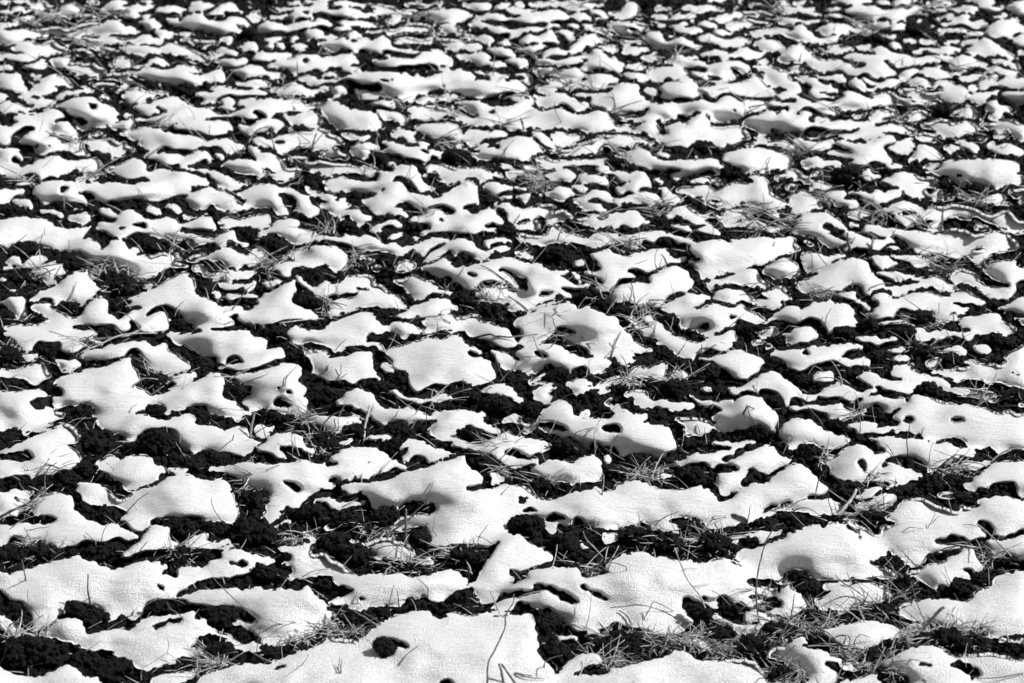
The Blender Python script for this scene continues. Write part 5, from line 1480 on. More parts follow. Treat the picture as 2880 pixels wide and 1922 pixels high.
def inside(poly):
    """Coverage (0..1) of the lattice by a closed outline: (row0, col0, array)."""
    q = np.empty_like(poly)
    q[:, 0] = (poly[:, 0] + MX) / PX
    q[:, 1] = (poly[:, 1] - Y0) / PX
    x0, y0 = np.floor(q.min(0)).astype(int) - 1
    x1, y1 = np.ceil(q.max(0)).astype(int) + 2
    x0, y0, x1, y1 = max(x0, 0), max(y0, 0), min(x1, NX), min(y1, NY)
    if x1 <= x0 or y1 <= y0:
        return None
    S = 3
    ys = y0 + (np.arange((y1 - y0) * S) + .5) / S - .5
    xs = x0 + (np.arange((x1 - x0) * S) + .5) / S - .5
    ax, ay = q[:, 0], q[:, 1]
    bx, by = np.roll(ax, -1), np.roll(ay, -1)
    wind = np.zeros((len(ys), len(xs)), np.int16)
    for i in range(len(ax)):
        if ay[i] == by[i]:
            continue
        up = by[i] > ay[i]
        lo, hi = (ay[i], by[i]) if up else (by[i], ay[i])
        r0, r1 = np.searchsorted(ys, lo), np.searchsorted(ys, hi)
        if r1 <= r0:
            continue
        xc = ax[i] + (ys[r0:r1] - ay[i]) * (bx[i] - ax[i]) / (by[i] - ay[i])
        wind[r0:r1] += np.where(xs[None, :] > xc[:, None], 1 if up else -1, 0).astype(np.int16)
    m = (wind != 0).astype(np.float32)
    return y0, x0, m.reshape(y1 - y0, S, x1 - x0, S).mean((1, 3))


outlines, holes, stalks, litter = [], [], [], []
for (ox, oy), block in SURVEY.items():
    def pts(words):
        return np.array([[(ox + float(a) * UNIT) * SRC, (oy + float(b) * UNIT) * SRC] for a, b in (p.split(',') for p in words)])
    for line in block.strip().splitlines():
        f = line.split()
        if f[0] == 'T':
            stalks.append((float(f[1]), pts(f[2:])))
        elif f[0] == 'D':
            holes.append(pts(f[1:]))
        elif f[0] == 'G':
            p = pts(f[1:2])[0]
            rx, ry = (float(v) * UNIT * SRC for v in f[2].split(','))
            litter.append((p[0], p[1], rx, ry))
        else:
            outlines.append(pts(f))

label = np.full((NY, NX), -1, np.int32)
cover = np.zeros((NY, NX), np.float32)
kept = []
for p in outlines:
    r = inside(catmull(p))
    if r is None:
        continue
    y0, x0, m = r
    sub = label[y0:y0 + m.shape[0], x0:x0 + m.shape[1]]
    b = m > .5
    if b.sum() < 6:
        continue
    free = b & (sub < 0)
    if free.sum() < .55 * b.sum():               # surveyed twice where two sheets overlap
        continue
    sub[free] = len(kept)
    kept.append(p)
    cs = cover[y0:y0 + m.shape[0], x0:x0 + m.shape[1]]
    np.maximum(cs, m, out=cs)
for p in holes:
    r = inside(catmull(p))
    if r is None:
        continue
    y0, x0, m = r
    cs = cover[y0:y0 + m.shape[0], x0:x0 + m.shape[1]]
    np.minimum(cs, 1 - m, out=cs)

row, col = np.mgrid[0:NY, 0:NX]
fx, fy = col * PX - MX, row * PX + Y0             # view units of each lattice node
outside = (fx < -4) | (fx > 1028) | (fy < -3) | (fy > 688)
wild = rnoise(14, 5) + .5 * rnoise(5, 2.5)
wq = np.quantile(wild, .34)
cover = np.where(outside, np.clip((wild - wq) * 3 + .5, 0, 1), cover)
fleck = rnoise(2.2, 1.1)                          # small scraps of snow lying in the bare soil
fr = np.clip((fy - 20) / 300, 0, 1)
cover = np.maximum(cover, np.where(~outside, np.clip((fleck - (1.9 + 2.5 * fr)) * 3, 0, 1), 0))
rag = (.45 + .55 * np.clip(fy / 600, 0, 1))           # snow breaks off raggedly round clods and crumbs
wx = col + rag * (.75 * rnoise(1.4) + .8 * rnoise(4.5))
wy = row + rag * (.75 * rnoise(1.4) + .5 * rnoise(4.5, 3))
x0_, y0_ = np.clip(np.floor(wx).astype(int), 0, NX - 2), np.clip(np.floor(wy).astype(int), 0, NY - 2)
tx_, ty_ = np.clip(wx - x0_, 0, 1), np.clip(wy - y0_, 0, 1)
cw = ((cover[y0_, x0_] * (1 - tx_) + cover[y0_, x0_ + 1] * tx_) * (1 - ty_)
      + (cover[y0_ + 1, x0_] * (1 - tx_) + cover[y0_ + 1, x0_ + 1] * tx_) * ty_)
level = blur(cw, .8) - (.10 + .09 * np.clip(fy / 480, 0, 1)) + .05 * rnoise(1.2) + rnoise(5, 2.5) * .06 * np.clip(1 - fy / 400, 0, 1)
STUFF0 = len(kept)
own = label.copy()
own[outside] = STUFF0
for _ in range(3):                                # which patch each bare node belongs to
    g = own.copy()
    for dy, dx in ((0, 1), (0, -1), (1, 0), (-1, 0)):
        s = np.roll(own, (dy, dx), (0, 1))
        g = np.where((g < 0) & (s >= 0), s, g)
    own = g
seam = np.zeros((NY, NX), bool)
for dy, dx in ((1, 0), (-1, 0)):
    n_ = np.roll(own, (dy, dx), (0, 1))
    seam |= (n_ != own) & (n_ >= 0) & (own >= 0)
seam &= (cover < .45) & ~outside                  # a bare furrow stays open between two patches
nr0 = np.clip(fy / 683, 0, 1)
seam &= blur(seam.astype(float), 2.5) > .15
level = level - blur(seam * np.clip(.30 + .09 * nr0 + .13 * rnoise(6, 3), .05, .6), .75, .6) / .42
level = np.where(blur((level > 0).astype(float), 1.4) < .30, np.minimum(level, -.05), level)   # scraps too thin to last have melted
M = level > 0
STUFF = len(kept)
lab = label.copy()
lab[outside] = STUFF
for _ in range(4):                                # grow the numbers over the rim
    g = lab.copy()
    for dy, dx in ((0, 1), (0, -1), (1, 0), (-1, 0)):
        s = np.roll(lab, (dy, dx), (0, 1))
        g = np.where((g < 0) & (s >= 0), s, g)
    lab = g
lab[lab < 0] = STUFF

# ------------------------------------------------------------------ relief: clods tilt up away from the viewer, snow lies on them
_, _, dz = rays(fx[:, 0] * 0 + 512, fy[:, 0])
depth = CAM_H / -dz
S = depth * K * PX                                # metres per lattice pitch, by row
dep = np.arctan2(-dz, rays(fx[:, 0] * 0 + 512, fy[:, 0])[1])
near = np.clip((fy[:, 0]) / 683, 0, 1)
SL, HMAX = .42, .095
kk = SL / (np.sin(dep) + SL)
H = np.zeros((NY, NX))
h = np.zeros(NX)
vary = np.clip(1 + .35 * rnoise(25, 10), .3, 1.8)
for r in range(NY - 1, -1, -1):                   # the field beyond the photograph's edges
    g = S[r] * kk[r]
    h = np.where(M[r], h + g * vary[r] * (1 - h / HMAX), h * math.exp(-1 / (2.2 + 2.5 * near[r])))
    H[r] = h
H = np.where(outside, .45 * H, 0)
boxes = {}
oi, oj = np.nonzero((own >= 0) & (own < STUFF0))
oo = own[oi, oj]
srt = np.argsort(oo, kind='stable')
oi, oj, oo = oi[srt], oj[srt], oo[srt]
cut = np.searchsorted(oo, np.arange(STUFF0 + 1))
for k_ in range(STUFF0):
    a, b = cut[k_], cut[k_ + 1]
    if b <= a:
        continue
    yi, xi = oi[a:b], oj[a:b]
    x0, x1 = xi.min(), xi.max()
    low = np.full(x1 - x0 + 1, -1.0)
    np.maximum.at(low, xi - x0, yi)
    good = low >= 0
    low = np.interp(np.arange(len(low)), np.nonzero(good)[0], low[good])
    wd = max(4, int(.22 * len(low)))
    for _ in range(3):                            # the foot of the clod, evened out sideways
        c_ = np.cumsum(np.pad(low, (wd + 1, wd), mode='edge'))
        low = (c_[2 * wd + 1:] - c_[:-2 * wd - 1]) / (2 * wd + 1)
    rise = np.clip(low[xi - x0] + 1.5 - yi, 0, None) * S[yi] * kk[yi] * (.75 + .6 * ((k_ * 37) % 17) / 17)
    H[yi, xi] = HMAX * (1 - np.exp(-rise / HMAX))
Mf = M.astype(float)


def mblur(a, sx, sy):
    return blur(a * Mf, sx, sy) / np.maximum(blur(Mf, sx, sy), 1e-3)


nr = near[:, None]
H = mblur(H, 7, 3) * nr + mblur(H, 4, 1.8) * (1 - nr)
B1 = np.clip(2 * blur(Mf, 2.0, 1.6) - 1, 0, 1)
Md = np.maximum(Mf, (label >= 0) & ~seam)             # a clod poking through does not dent the mound round it
Bn = np.clip(2 * blur(Md, 12, 9) - 1, -.3, 1)
Bf = np.clip(2 * blur(Md, 6, 4.5) - 1, -.3, 1)
dome = S[:, None] * (.9 * np.sqrt(B1) * (.5 + .5 * nr) + np.clip(4.6 * nr * Bn + (2.4 * (1 - nr) + .8) * Bf, 0, None) * np.clip(B1 * 1.5, 0, 1))
lump = S[:, None] * (2.6 * rnoise(24, 12) + .65 * rnoise(8, 5))
top = H + mblur(dome, 1.0, .8) + lump * np.clip(B1 * 2, 0, 1)
top = np.maximum(top, -.01)

# ------------------------------------------------------------------ soil under and between the snow
P3, T3 = place(fx, fy, top)
u, v = project(P3[..., 0], P3[..., 1], 0 * P3[..., 0])
ci, ri = np.rint((u + MX) / PX).astype(int), np.rint((v - Y0) / PX).astype(int)
ok = M & (ci >= 0) & (ci < NX) & (ri >= 0) & (ri < NY)
under = (top - np.maximum(.003, .7 * (top - H)))
acc = np.full((NY, NX), 9.0)
np.minimum.at(acc, (ri[ok], ci[ok]), under[ok])
cov = (acc < 8).astype(float)
nb = acc.copy()
for dy in (-1, 0, 1):
    for dx in (-1, 0, 1):
        nb = np.minimum(nb, np.roll(acc, (dy, dx), (0, 1)))
val = np.where(cov > 0, acc, 0)
c1 = blur(cov, .9, 1.1)
f1 = blur(val, .9, 1.1) / np.maximum(c1, 1e-3)
c2 = blur(cov, 5, 4)
f2 = blur(val, 5, 4) / np.maximum(c2, 1e-3)
w1 = np.clip(c1 * 3 - .1, 0, 1)
bare = np.clip(1 - c1 * 2.2, 0, 1)
fill = f2 * np.clip(c2 * 1.6, 0, 1)
rough = .35 * np.abs(rnoise(5, 3)) * S[:, None] * 5 + rnoise(2.2, 1.6) * S[:, None] * 1.5 + rnoise(1.0) * S[:, None] * .8
soil = w1 * f1 + (1 - w1) * fill - .012 * bare + bare * np.clip(rough, -.02, .03)
soil = np.where((cov > 0) | ((c1 > .3) & (nb < 8)), np.minimum(soil, nb - .003), soil)
soil = np.where(c1 > .45, np.minimum(soil, np.minimum(np.roll(soil, 1, 1), np.roll(soil, -1, 1))), soil)


def soil_at(x, y):
    a, b = project(np.asarray(x, float), np.asarray(y, float), 0 * np.asarray(x, float))
    j = np.clip(np.rint((a + MX) / PX).astype(int), 0, NX - 1)
    i = np.clip(np.rint((b - Y0) / PX).astype(int), 0, NY - 1)
    return soil[i, j], cov[i, j]


# ------------------------------------------------------------------ materials (grey: the photograph has no colour)
def material(name, base, rough, spec=.4):
    m = bpy.data.materials.new(name)
    m.use_nodes = True
    b = m.node_tree.nodes["Principled BSDF"]
    b.inputs["Base Color"].default_value = (base, base, base, 1)
    b.inputs["Roughness"].default_value = rough
    b.inputs["Specular IOR Level"].default_value = spec
    return m, m.node_tree, b


def noise_node(t, scale, detail=3, rough=.55, stretch=None):
    n = t.nodes.new("ShaderNodeTexNoise")
    n.inputs["Scale"].default_value = scale
    n.inputs["Detail"].default_value = detail
    n.inputs["Roughness"].default_value = rough
    g = t.nodes.new("ShaderNodeNewGeometry")
    if stretch:
        mp = t.nodes.new("ShaderNodeMapping")
        mp.inputs["Scale"].default_value = stretch
        mp.inputs["Rotation"].default_value = (.2, .3, .6)
        t.links.new(g.outputs["Position"], mp.inputs["Vector"])
        t.links.new(mp.outputs[0], n.inputs["Vector"])
    else:
        t.links.new(g.outputs["Position"], n.inputs["Vector"])
    return n


def ramp(t, src, stops):
    r = t.nodes.new("ShaderNodeValToRGB")
    while len(r.color_ramp.elements) < len(stops):
        r.color_ramp.elements.new(.5)
    for e, (p, c) in zip(r.color_ramp.elements, stops):
        e.position, e.color = p, (c, c, c, 1)
    t.links.new(src, r.inputs[0])
    return r


def bump(t, b, chain):
    last = None
    for src, dist, st in chain:
        n = t.nodes.new("ShaderNodeBump")
        n.inputs["Distance"].default_value = dist
        n.inputs["Strength"].default_value = st
        t.links.new(src, n.inputs["Height"])
        if last:
            t.links.new(last.outputs[0], n.inputs["Normal"])
        last = n
    t.links.new(last.outputs[0], b.inputs["Normal"])


SNOW, t, b = material("snow", .86, .55, .35)
n1, n2 = noise_node(t, 520, 2), noise_node(t, 90, 4, .6)
n3 = noise_node(t, 26, 4, .6, (1, 3.2, 2.2))
t.links.new(ramp(t, noise_node(t, 700, 2).outputs[0], [(.36, .84), (.6, .92)]).outputs[0], b.inputs["Base Color"])
n4 = noise_node(t, 170, 3, .6, (.35, 1, .6))
bump(t, b, [(n1.outputs[0], .0060, 1.0), (n2.outputs[0], .0025, .4), (n3.outputs[0], .014, .35)])

SOIL, t, b = material("wet_soil", .012, .8, .18)
n1, n2 = noise_node(t, 260, 4, .7), noise_node(t, 900, 2)
t.links.new(ramp(t, n1.outputs[0], [(.42, .003), (.76, .020)]).outputs[0], b.inputs["Base Color"])
bump(t, b, [(n1.outputs[0], .006, .9), (n2.outputs[0], .0015, .8)])

STALK, t, b = material("dead_stalk", .16, .6, .35)
t.links.new(ramp(t, noise_node(t, 120, 3).outputs[0], [(.3, .09), (.7, .22)]).outputs[0], b.inputs["Base Color"])
PALE, t, b = material("pale_straw", .4, .6, .35)
t.links.new(ramp(t, noise_node(t, 120, 3).outputs[0], [(.3, .26), (.7, .5)]).outputs[0], b.inputs["Base Color"])
STRAW, t, b = material("straw_litter", .3, .65, .3)
t.links.new(ramp(t, noise_node(t, 60, 3).outputs[0], [(.3, .14), (.7, .55)]).outputs[0], b.inputs["Base Color"])
FAR, t, b = material("snowy_field", .5, .8, .2)
t.links.new(ramp(t, noise_node(t, 7, 5, .6).outputs[0], [(.44, .015), (.47, .84)]).outputs[0], b.inputs["Base Color"])


def link(name, verts, faces, mat, loc=None, normals=None, parent=None):
    """faces: (n,4) or (n,3) int array."""
    verts = np.asarray(verts, np.float32)
    if loc is not None:
        verts = verts - np.asarray(loc, np.float32)
    me = bpy.data.meshes.new(name)
    nf, kf = faces.shape
    me.vertices.add(len(verts))
    me.vertices.foreach_set("co", verts.ravel())
    me.loops.add(nf * kf)
    me.loops.foreach_set("vertex_index", faces.astype(np.int32).ravel())
    me.polygons.add(nf)
    me.polygons.foreach_set("loop_start", np.arange(0, nf * kf, kf, dtype=np.int32))
    me.polygons.foreach_set("use_smooth", np.ones(nf, bool))
    me.update(calc_edges=True)
    me.materials.append(mat)
    if normals is not None:
        me.normals_split_custom_set_from_vertices(np.asarray(normals, np.float32))
    o = bpy.data.objects.new(name, me)
    if loc is not None:
        o.location = [float(c) for c in loc]
    o.parent = parent
    C.objects.link(o)
    return o


ONES = "zero one two three four five six seven eight nine ten eleven twelve thirteen fourteen fifteen sixteen seventeen eighteen nineteen".split()
TENS = "x x twenty thirty forty fifty sixty seventy eighty ninety".split()


def say(n):
    n = int(max(0, min(99, round(n))))
    return ONES[n] if n < 20 else TENS[n // 10] + ("" if n % 10 == 0 else "-" + ONES[n % 10])


used_words = set()


def spot(px, py):
    """The place of a thing in the photograph in words, each used once."""
    a, b = px / 10.24, py / 6.83
    for d in range(60):
        for s in ((0, 0), (d, 0), (-d, 0), (0, d), (0, -d)):
            t_ = f"{say(a + s[0] * .5)} percent across and {say(b + s[1] * .5)} percent down"
            yield t_


def tag(o, text, px, py, cat, group):
    for t_ in spot(px, py):
        full = text + " " + t_
        if full not in used_words:
            break
    used_words.add(full)
    o["label"], o["category"], o["group"] = full, cat, group


def stuff(o):
    o["kind"] = "stuff"


# ------------------------------------------------------------------ the snow, patch by patch
inq = M[:-1, :-1].astype(int) + M[1:, :-1] + M[:-1, 1:] + M[1:, 1:]
q = inq > 0
use = np.zeros((NY, NX), bool)
use[:-1, :-1] |= q
use[1:, :-1] |= q
use[:-1, 1:] |= q
use[1:, 1:] |= q
pos = np.stack([fx, fy], -1).astype(float)
hz = top.copy()
rim = use & ~M
accp = np.zeros((NY, NX, 2))
acch = np.zeros((NY, NX))
accn = np.zeros((NY, NX))
for dy in (-1, 0, 1):
    for dx in (-1, 0, 1):
        if dy == dx == 0:
            continue
        Mn = np.roll(M, (-dy, -dx), (0, 1))
        Ln = np.roll(level, (-dy, -dx), (0, 1))
        Hn = np.roll(H, (-dy, -dx), (0, 1))
        s_ = rim & Mn
        tt = np.clip(level / np.minimum(level - Ln, -1e-6), .02, .95)   # where the rim crosses this edge
        wgt = 1.0 if dy == 0 or dx == 0 else .5
        accp[s_, 0] += wgt * (fx + tt * dx * PX)[s_]
        accp[s_, 1] += wgt * (fy + tt * dy * PX)[s_]
        acch[s_] += wgt * Hn[s_]
        accn[s_] += wgt
pos[rim] = accp[rim] / accn[rim][:, None]
hz[rim] = acch[rim] / accn[rim]
PT, TT = place(pos[..., 0], pos[..., 1], hz)
idx = np.full((NY, NX), -1, np.int64)
idx[use] = np.arange(use.sum())
V = PT[use]
qi = np.stack([idx[1:, :-1][q], idx[1:, 1:][q], idx[:-1, 1:][q], idx[:-1, :-1][q]], -1)
d1, d2 = V[qi[:, 2]] - V[qi[:, 0]], V[qi[:, 3]] - V[qi[:, 1]]
fn = np.cross(d1, d2)
N = np.zeros_like(V)
for c_ in range(4):
    np.add.at(N, qi[:, c_], fn)
N /= np.maximum(np.linalg.norm(N, axis=1, keepdims=True), 1e-12)
ql = np.where(M[1:, :-1], lab[1:, :-1], np.where(M[1:, 1:], lab[1:, 1:], np.where(M[:-1, :-1], lab[:-1, :-1], lab[:-1, 1:])))[q]
# rim skirt: open edges of the sheet turn under
e = np.concatenate([qi[:, [0, 1]], qi[:, [1, 2]], qi[:, [2, 3]], qi[:, [3, 0]]])
el_ = np.tile(ql, 4)
key = np.minimum(e[:, 0], e[:, 1]) * len(V) + np.maximum(e[:, 0], e[:, 1])
uq, inv, cnt = np.unique(key, return_inverse=True, return_counts=True)
op = cnt[inv] == 1
se, sl_ = e[op], el_[op]
gy, gx = np.gradient(blur(Mf, 1.5))
gv = np.stack([gx[use], gy[use]], -1)
gv /= np.maximum(np.linalg.norm(gv, axis=1, keepdims=True), 1e-6)
Srow = np.broadcast_to(S[:, None], (NY, NX))[use]
inward = np.stack([gv[:, 0], -gv[:, 1], 0 * gv[:, 0]], -1)
V2 = V + inward * (Srow * 4)[:, None] - np.array([0, 0, 1.0]) * (Srow * 1.2 + .001)[:, None]
N2 = -inward * .9 + np.array([0, 0, -.3])
N2 /= np.linalg.norm(N2, axis=1, keepdims=True)
sq = np.stack([se[:, 1], se[:, 0], se[:, 0] + len(V), se[:, 1] + len(V)], -1)
VA, NA = np.concatenate([V, V2]), np.concatenate([N, N2])
FA, LA = np.concatenate([qi, sq]), np.concatenate([ql, sl_])

area = np.bincount(ql, minlength=STUFF + 1)
rank = np.argsort(-area[:STUFF])
things = set(int(i) for i in rank[:298] if area[i] > 20)
LA = np.where(np.isin(LA, list(things)), LA, STUFF)
order = np.argsort(LA, kind='stable')
FA, LA = FA[order], LA[order]
starts = np.searchsorted(LA, np.arange(STUFF + 2))
med = np.median([area[i] for i in things])
NOTABLE = [
    (1530, 1560, "steep smooth snow cone with a shaded flank beside a tangle of straw"),
    (1165, 1010, "large streaked snow patch rising to a pointed peak in mid field"),
    (1670, 930, "broad domed snow patch with a shaded hollow above a bare stem"),
    (640, 1370, "big mound of snow with a shaded hollow flank and flat crest"),
    (800, 1310, "long curling snow ridge with a deep grey undercut on one flank"),
    (750, 1680, "thick snow lobe sloping past a black notch of soil"),
    (2210, 1200, "tall snow mound with a small broken leaf stuck in it"),
    (1700, 1240, "swollen oval snow dome at the end of a long snow ridge"),
    (2700, 1240, "wide sloping snow field with two dark holes of soil"),
    (2270, 1210, "smooth wedge of snow with a grey shaded underside"),
    (830, 880, "humped snow patch with a sharp horn beside a bare black gap"),
    (1980, 245, "far snow hump with a grey flank and bristling grass"),
    (2215, 215, "bulging snow pillow tucked behind a pointed snow hump"),
    (470, 1530, "rounded snow hump ending in a thin tongue over black soil"),
]
for i in range(STUFF + 1):
    a, b = starts[i], starts[i + 1]
    if b <= a:
        continue
    f = FA[a:b]
    vid, inv = np.unique(f, return_inverse=True)
    f = inv.reshape(f.shape)
    vv = VA[vid]
    if i == STUFF:
        stuff(link("snow_scraps", vv, f, SNOW, None, NA[vid]))
        continue
    c = vv.mean(0)
    c[2] = vv[:, 2].min()
    o = link("snow_patch", vv, f, SNOW, c, NA[vid])
    pu, pv = project(vv[:, 0], vv[:, 1], vv[:, 2])
    wd, ht = np.ptp(pu), np.ptp(pv)
    size = "big" if area[i] > 4 * med else "medium" if area[i] > 1.2 * med else "small" if area[i] > .5 * med else "very small"
    full = area[i] * PX * PX / max(wd * ht, 1)
    form = "long thin" if wd > 4.2 * ht else "ragged" if full < .42 else "low broad" if wd > 2.7 * ht else "humped" if wd < 1.7 * ht else "rounded"
    tag(o, f"{size} {form} snow patch", pu.mean(), pv.mean(), "snow patch", "snow patches lying on the ploughed soil")
    sx_, sy_ = pu.mean() / SRC, pv.mean() / SRC
    for nn in list(NOTABLE):
        if abs(sx_ - nn[0]) < 45 and abs(sy_ - nn[1]) < 32:
            o["label"] = nn[2]
            NOTABLE.remove(nn)
            break

# ------------------------------------------------------------------ the ploughed soil
step = 2
cols = np.arange(0, NX, step)
G, _ = place(fx[:, cols], fy[:, cols], 0.0)
gp = G.copy()
gp[..., 2] = soil[:, cols]
ny, nx = gp.shape[:2]
ii = np.arange(ny * nx).reshape(ny, nx)
f = np.stack([ii[1:, :-1], ii[1:, 1:], ii[:-1, 1:], ii[:-1, :-1]], -1).reshape(-1, 4)
o = link("ploughed_soil", gp.reshape(-1, 3), f, SOIL)
o["kind"] = "structure"
bv = np.array([(-1500, -600, -.035), (1500, -600, -.035), (1500, 2400, -.035), (-1500, 2400, -.035)])
o = link("field_ground", bv, np.array([[0, 1, 2, 3]]), FAR)
o["kind"] = "structure"


# ------------------------------------------------------------------ clods
def ico(sub):
    import bmesh
    bm = bmesh.new()
    bmesh.ops.create_icosphere(bm, subdivisions=sub, radius=1)
    v_ = np.array([x.co[:] for x in bm.verts])
    f_ = np.array([[x.index for x in y.verts] for y in bm.faces])
    bm.free()
    return v_, f_


def lumpy(sub, seed, amp, fine, sharp):
    v_, f_ = ico(sub)
    out = np.empty_like(v_)
    off = Vector((seed * 7.3, seed * 3.1, seed * 1.7))
    for k_, p in enumerate(v_):
        pv_ = Vector(p)
        r_ = 1 + amp * mnoise.noise(pv_ * 1.1 + off) + amp * .6 * mnoise.noise(pv_ * 2.3 + off)
        if fine:
            d_ = mnoise.voronoi(pv_ * sharp + off)[0][0]
            r_ += fine * (.55 - d_) + fine * .5 * mnoise.noise(pv_ * sharp * 2.1 + off)
        out[k_] = p * r_
    return out, f_


dist = np.zeros((NY, NX))
er = ~M & ~outside
for k_ in range(40):
    if not er.any():
        break
    dist += er
    n_ = er.copy()
    for dy, dx in ((0, 1), (0, -1), (1, 0), (-1, 0)):
        n_ &= np.roll(er, (dy, dx), (0, 1))
    if k_ % 2:
        for dy, dx in ((1, 1), (1, -1), (-1, 1), (-1, -1)):
            n_ &= np.roll(er, (dy, dx), (0, 1))
    er = n_
shapes = []
for k_ in range(12):
    v_, f_ = lumpy(4, k_ + 1, .42, .26, 4.2 + (k_ % 3) * 1.0)
    v_[:, 2] *= .82
    shapes.append((v_, f_))
meshes = []
for v_, f_ in shapes:
    o = link("soil_clod", v_, f_, SOIL)
    meshes.append(o.data)
    bpy.data.objects.remove(o)
cand = np.argwhere((dist >= 4) & (fy > 4) & (fy < 676) & (fx > 4) & (fx < 1020))
cand = cand[np.argsort(-(dist[cand[:, 0], cand[:, 1]] + rng.random(len(cand)) * .8))]
taken = np.zeros((NY, NX), bool)
n_clods = 0
extra_p, extra_r = [], []
for r_, c_ in cand:
    if taken[r_, c_] or n_clods >= 230:
        continue
    d_ = dist[r_, c_]
    R = d_ * 1.0
    yy, xx = np.ogrid[max(0, int(r_ - 1.6 * R)):int(r_ + 1.6 * R) + 1, max(0, int(c_ - 2.3 * R)):int(c_ + 2.3 * R) + 1]
    taken[max(0, int(r_ - 1.6 * R)):int(r_ + 1.6 * R) + 1, max(0, int(c_ - 2.3 * R)):int(c_ + 2.3 * R) + 1] |= ((yy - r_) / (1.5 * R)) ** 2 + ((xx - c_) / (2.1 * R)) ** 2 < 1
    rad = R * S[r_]
    g0, _ = place(fx[r_, c_], fy[r_, c_], 0.0)
    zs = float(soil_at(g0[0], g0[1])[0])
    p, _ = place(fx[r_, c_], fy[r_, c_], zs + .48 * rad)
    o = bpy.data.objects.new("soil_clod", random.choice(meshes))
    C.objects.link(o)
    o.location = [float(a_) for a_ in p]
    o.scale = (rad * random.uniform(1.05, 1.55), rad * random.uniform(.8, 1.1), rad * random.uniform(.75, 1.02))
    o.rotation_euler = (random.uniform(-.3, .3), random.uniform(-.3, .3), random.uniform(-.6, .6) + random.choice((0, math.pi)))
    px_ = R * PX
    tag(o, ("large" if px_ > 12 else "middling" if px_ > 7.5 else "small") + " crumbly black soil clod", fx[r_, c_], fy[r_, c_], "soil clod", "bare clods of black soil between the snow patches")
    n_clods += 1
    vv_ = np.array(shapes[meshes.index(o.data)][0])
    vv_ = vv_[rng.integers(0, len(vv_), int(40 + 22 * R))]
    mw = np.array(o.matrix_basis)
    extra_p.append(vv_ @ mw[:3, :3].T + mw[:3, 3])
    extra_r.append(S[r_] * (.5 + min(3.2, .28 * R) * rng.random(len(vv_)) ** 2))

# crumbs of soil over all the bare ground (instanced; nobody could count them)
bare_img = (cov < .5) & (c1 < .55)
cells = np.argwhere(bare_img & (fx > -90) & (fx < 1114))
nc = 130000
pick = cells[rng.integers(0, len(cells), nc)]
jr = pick[:, 0] + rng.random(nc) - .5
jc = pick[:, 1] + rng.random(nc) - .5
g0, _ = place(jc * PX - MX, jr * PX + Y0, np.zeros(nc))
zs = soil[pick[:, 0], pick[:, 1]]
rad = S[pick[:, 0]] * (0.6 + 3.6 * rng.random(nc) ** 3)
g0[:, 2] = zs + rad * .25
edge = bare_img & (np.roll(M, 1, 0) | np.roll(M, 2, 0)) & ~M & (fx > -60) & (fx < 1084)
ecell = np.argwhere(edge)
ep = ecell[rng.integers(0, len(ecell), 26000)]
eg, _ = place((ep[:, 1] + rng.random(26000) - .5) * PX - MX, (ep[:, 0] + rng.random(26000) - .3) * PX + Y0, np.zeros(26000))
er_ = S[ep[:, 0]] * (.6 + 2.4 * rng.random(26000) ** 3)
eg[:, 2] = soil[ep[:, 0], ep[:, 1]] + er_ * .35
extra_p.append(eg)
extra_r.append(er_)
crest = ~M & np.roll(M, -1, 0) & (np.roll(M, 3, 0) | (rnoise(3, 2) > .2)) & (fx > -60) & (fx < 1084)   # bare crest of the clod showing behind its snow
ccell = np.argwhere(crest[:-1])
cpk = ccell[rng.integers(0, len(ccell), 15000)]
lumpn = rnoise(5, 3)[cpk[:, 0], cpk[:, 1]]
cr_ = S[cpk[:, 0]] * (.5 + 2.1 * rng.random(15000) ** 2) * np.clip(.9 + .5 * lumpn, .3, 1.8)
cg, _ = place((cpk[:, 1] + rng.random(15000) - .5) * PX - MX, cpk[:, 0] * PX + Y0 + .4, top[cpk[:, 0] + 1, cpk[:, 1]] - .3 * cr_)
extra_p.append(cg)
extra_r.append(cr_)
g0, rad = np.concatenate([g0] + extra_p), np.concatenate([rad] + extra_r)
nc = len(rad)
me = bpy.data.meshes.new("soil_crumbs")
me.vertices.add(nc)
me.vertices.foreach_set("co", g0.astype(np.float32).ravel())
at = me.attributes.new("size", 'FLOAT', 'POINT')
at.data.foreach_set("value", rad.astype(np.float32))
at = me.attributes.new("turn", 'FLOAT_VECTOR', 'POINT')
at.data.foreach_set("vector", (rng.random((nc, 3)) * 6.28).astype(np.float32).ravel())
crumbs = bpy.data.objects.new("soil_crumbs", me)
C.objects.link(crumbs)
stuff(crumbs)
ng = bpy.data.node_groups.new("scatter_crumbs", 'GeometryNodeTree')
ng.interface.new_socket("Geometry", in_out='INPUT', socket_type='NodeSocketGeometry')
ng.interface.new_socket("Geometry", in_out='OUTPUT', socket_type='NodeSocketGeometry')
gi, go = ng.nodes.new("NodeGroupInput"), ng.nodes.new("NodeGroupOutput")
ip = ng.nodes.new("GeometryNodeInstanceOnPoints")
ic = ng.nodes.new("GeometryNodeMeshIcoSphere")
ic.inputs["Radius"].default_value = 1
ic.inputs["Subdivisions"].default_value = 2
sp_ = ng.nodes.new("GeometryNodeSetPosition")
ns = ng.nodes.new("ShaderNodeTexNoise")
ns.inputs["Scale"].default_value = 1.3
ns.inputs["Detail"].default_value = 3
sb = ng.nodes.new("ShaderNodeVectorMath")
sb.operation = 'SUBTRACT'
sb.inputs[1].default_value = (.5, .5, .5)
sc = ng.nodes.new("ShaderNodeVectorMath")
sc.operation = 'SCALE'
sc.inputs["Scale"].default_value = 1.7
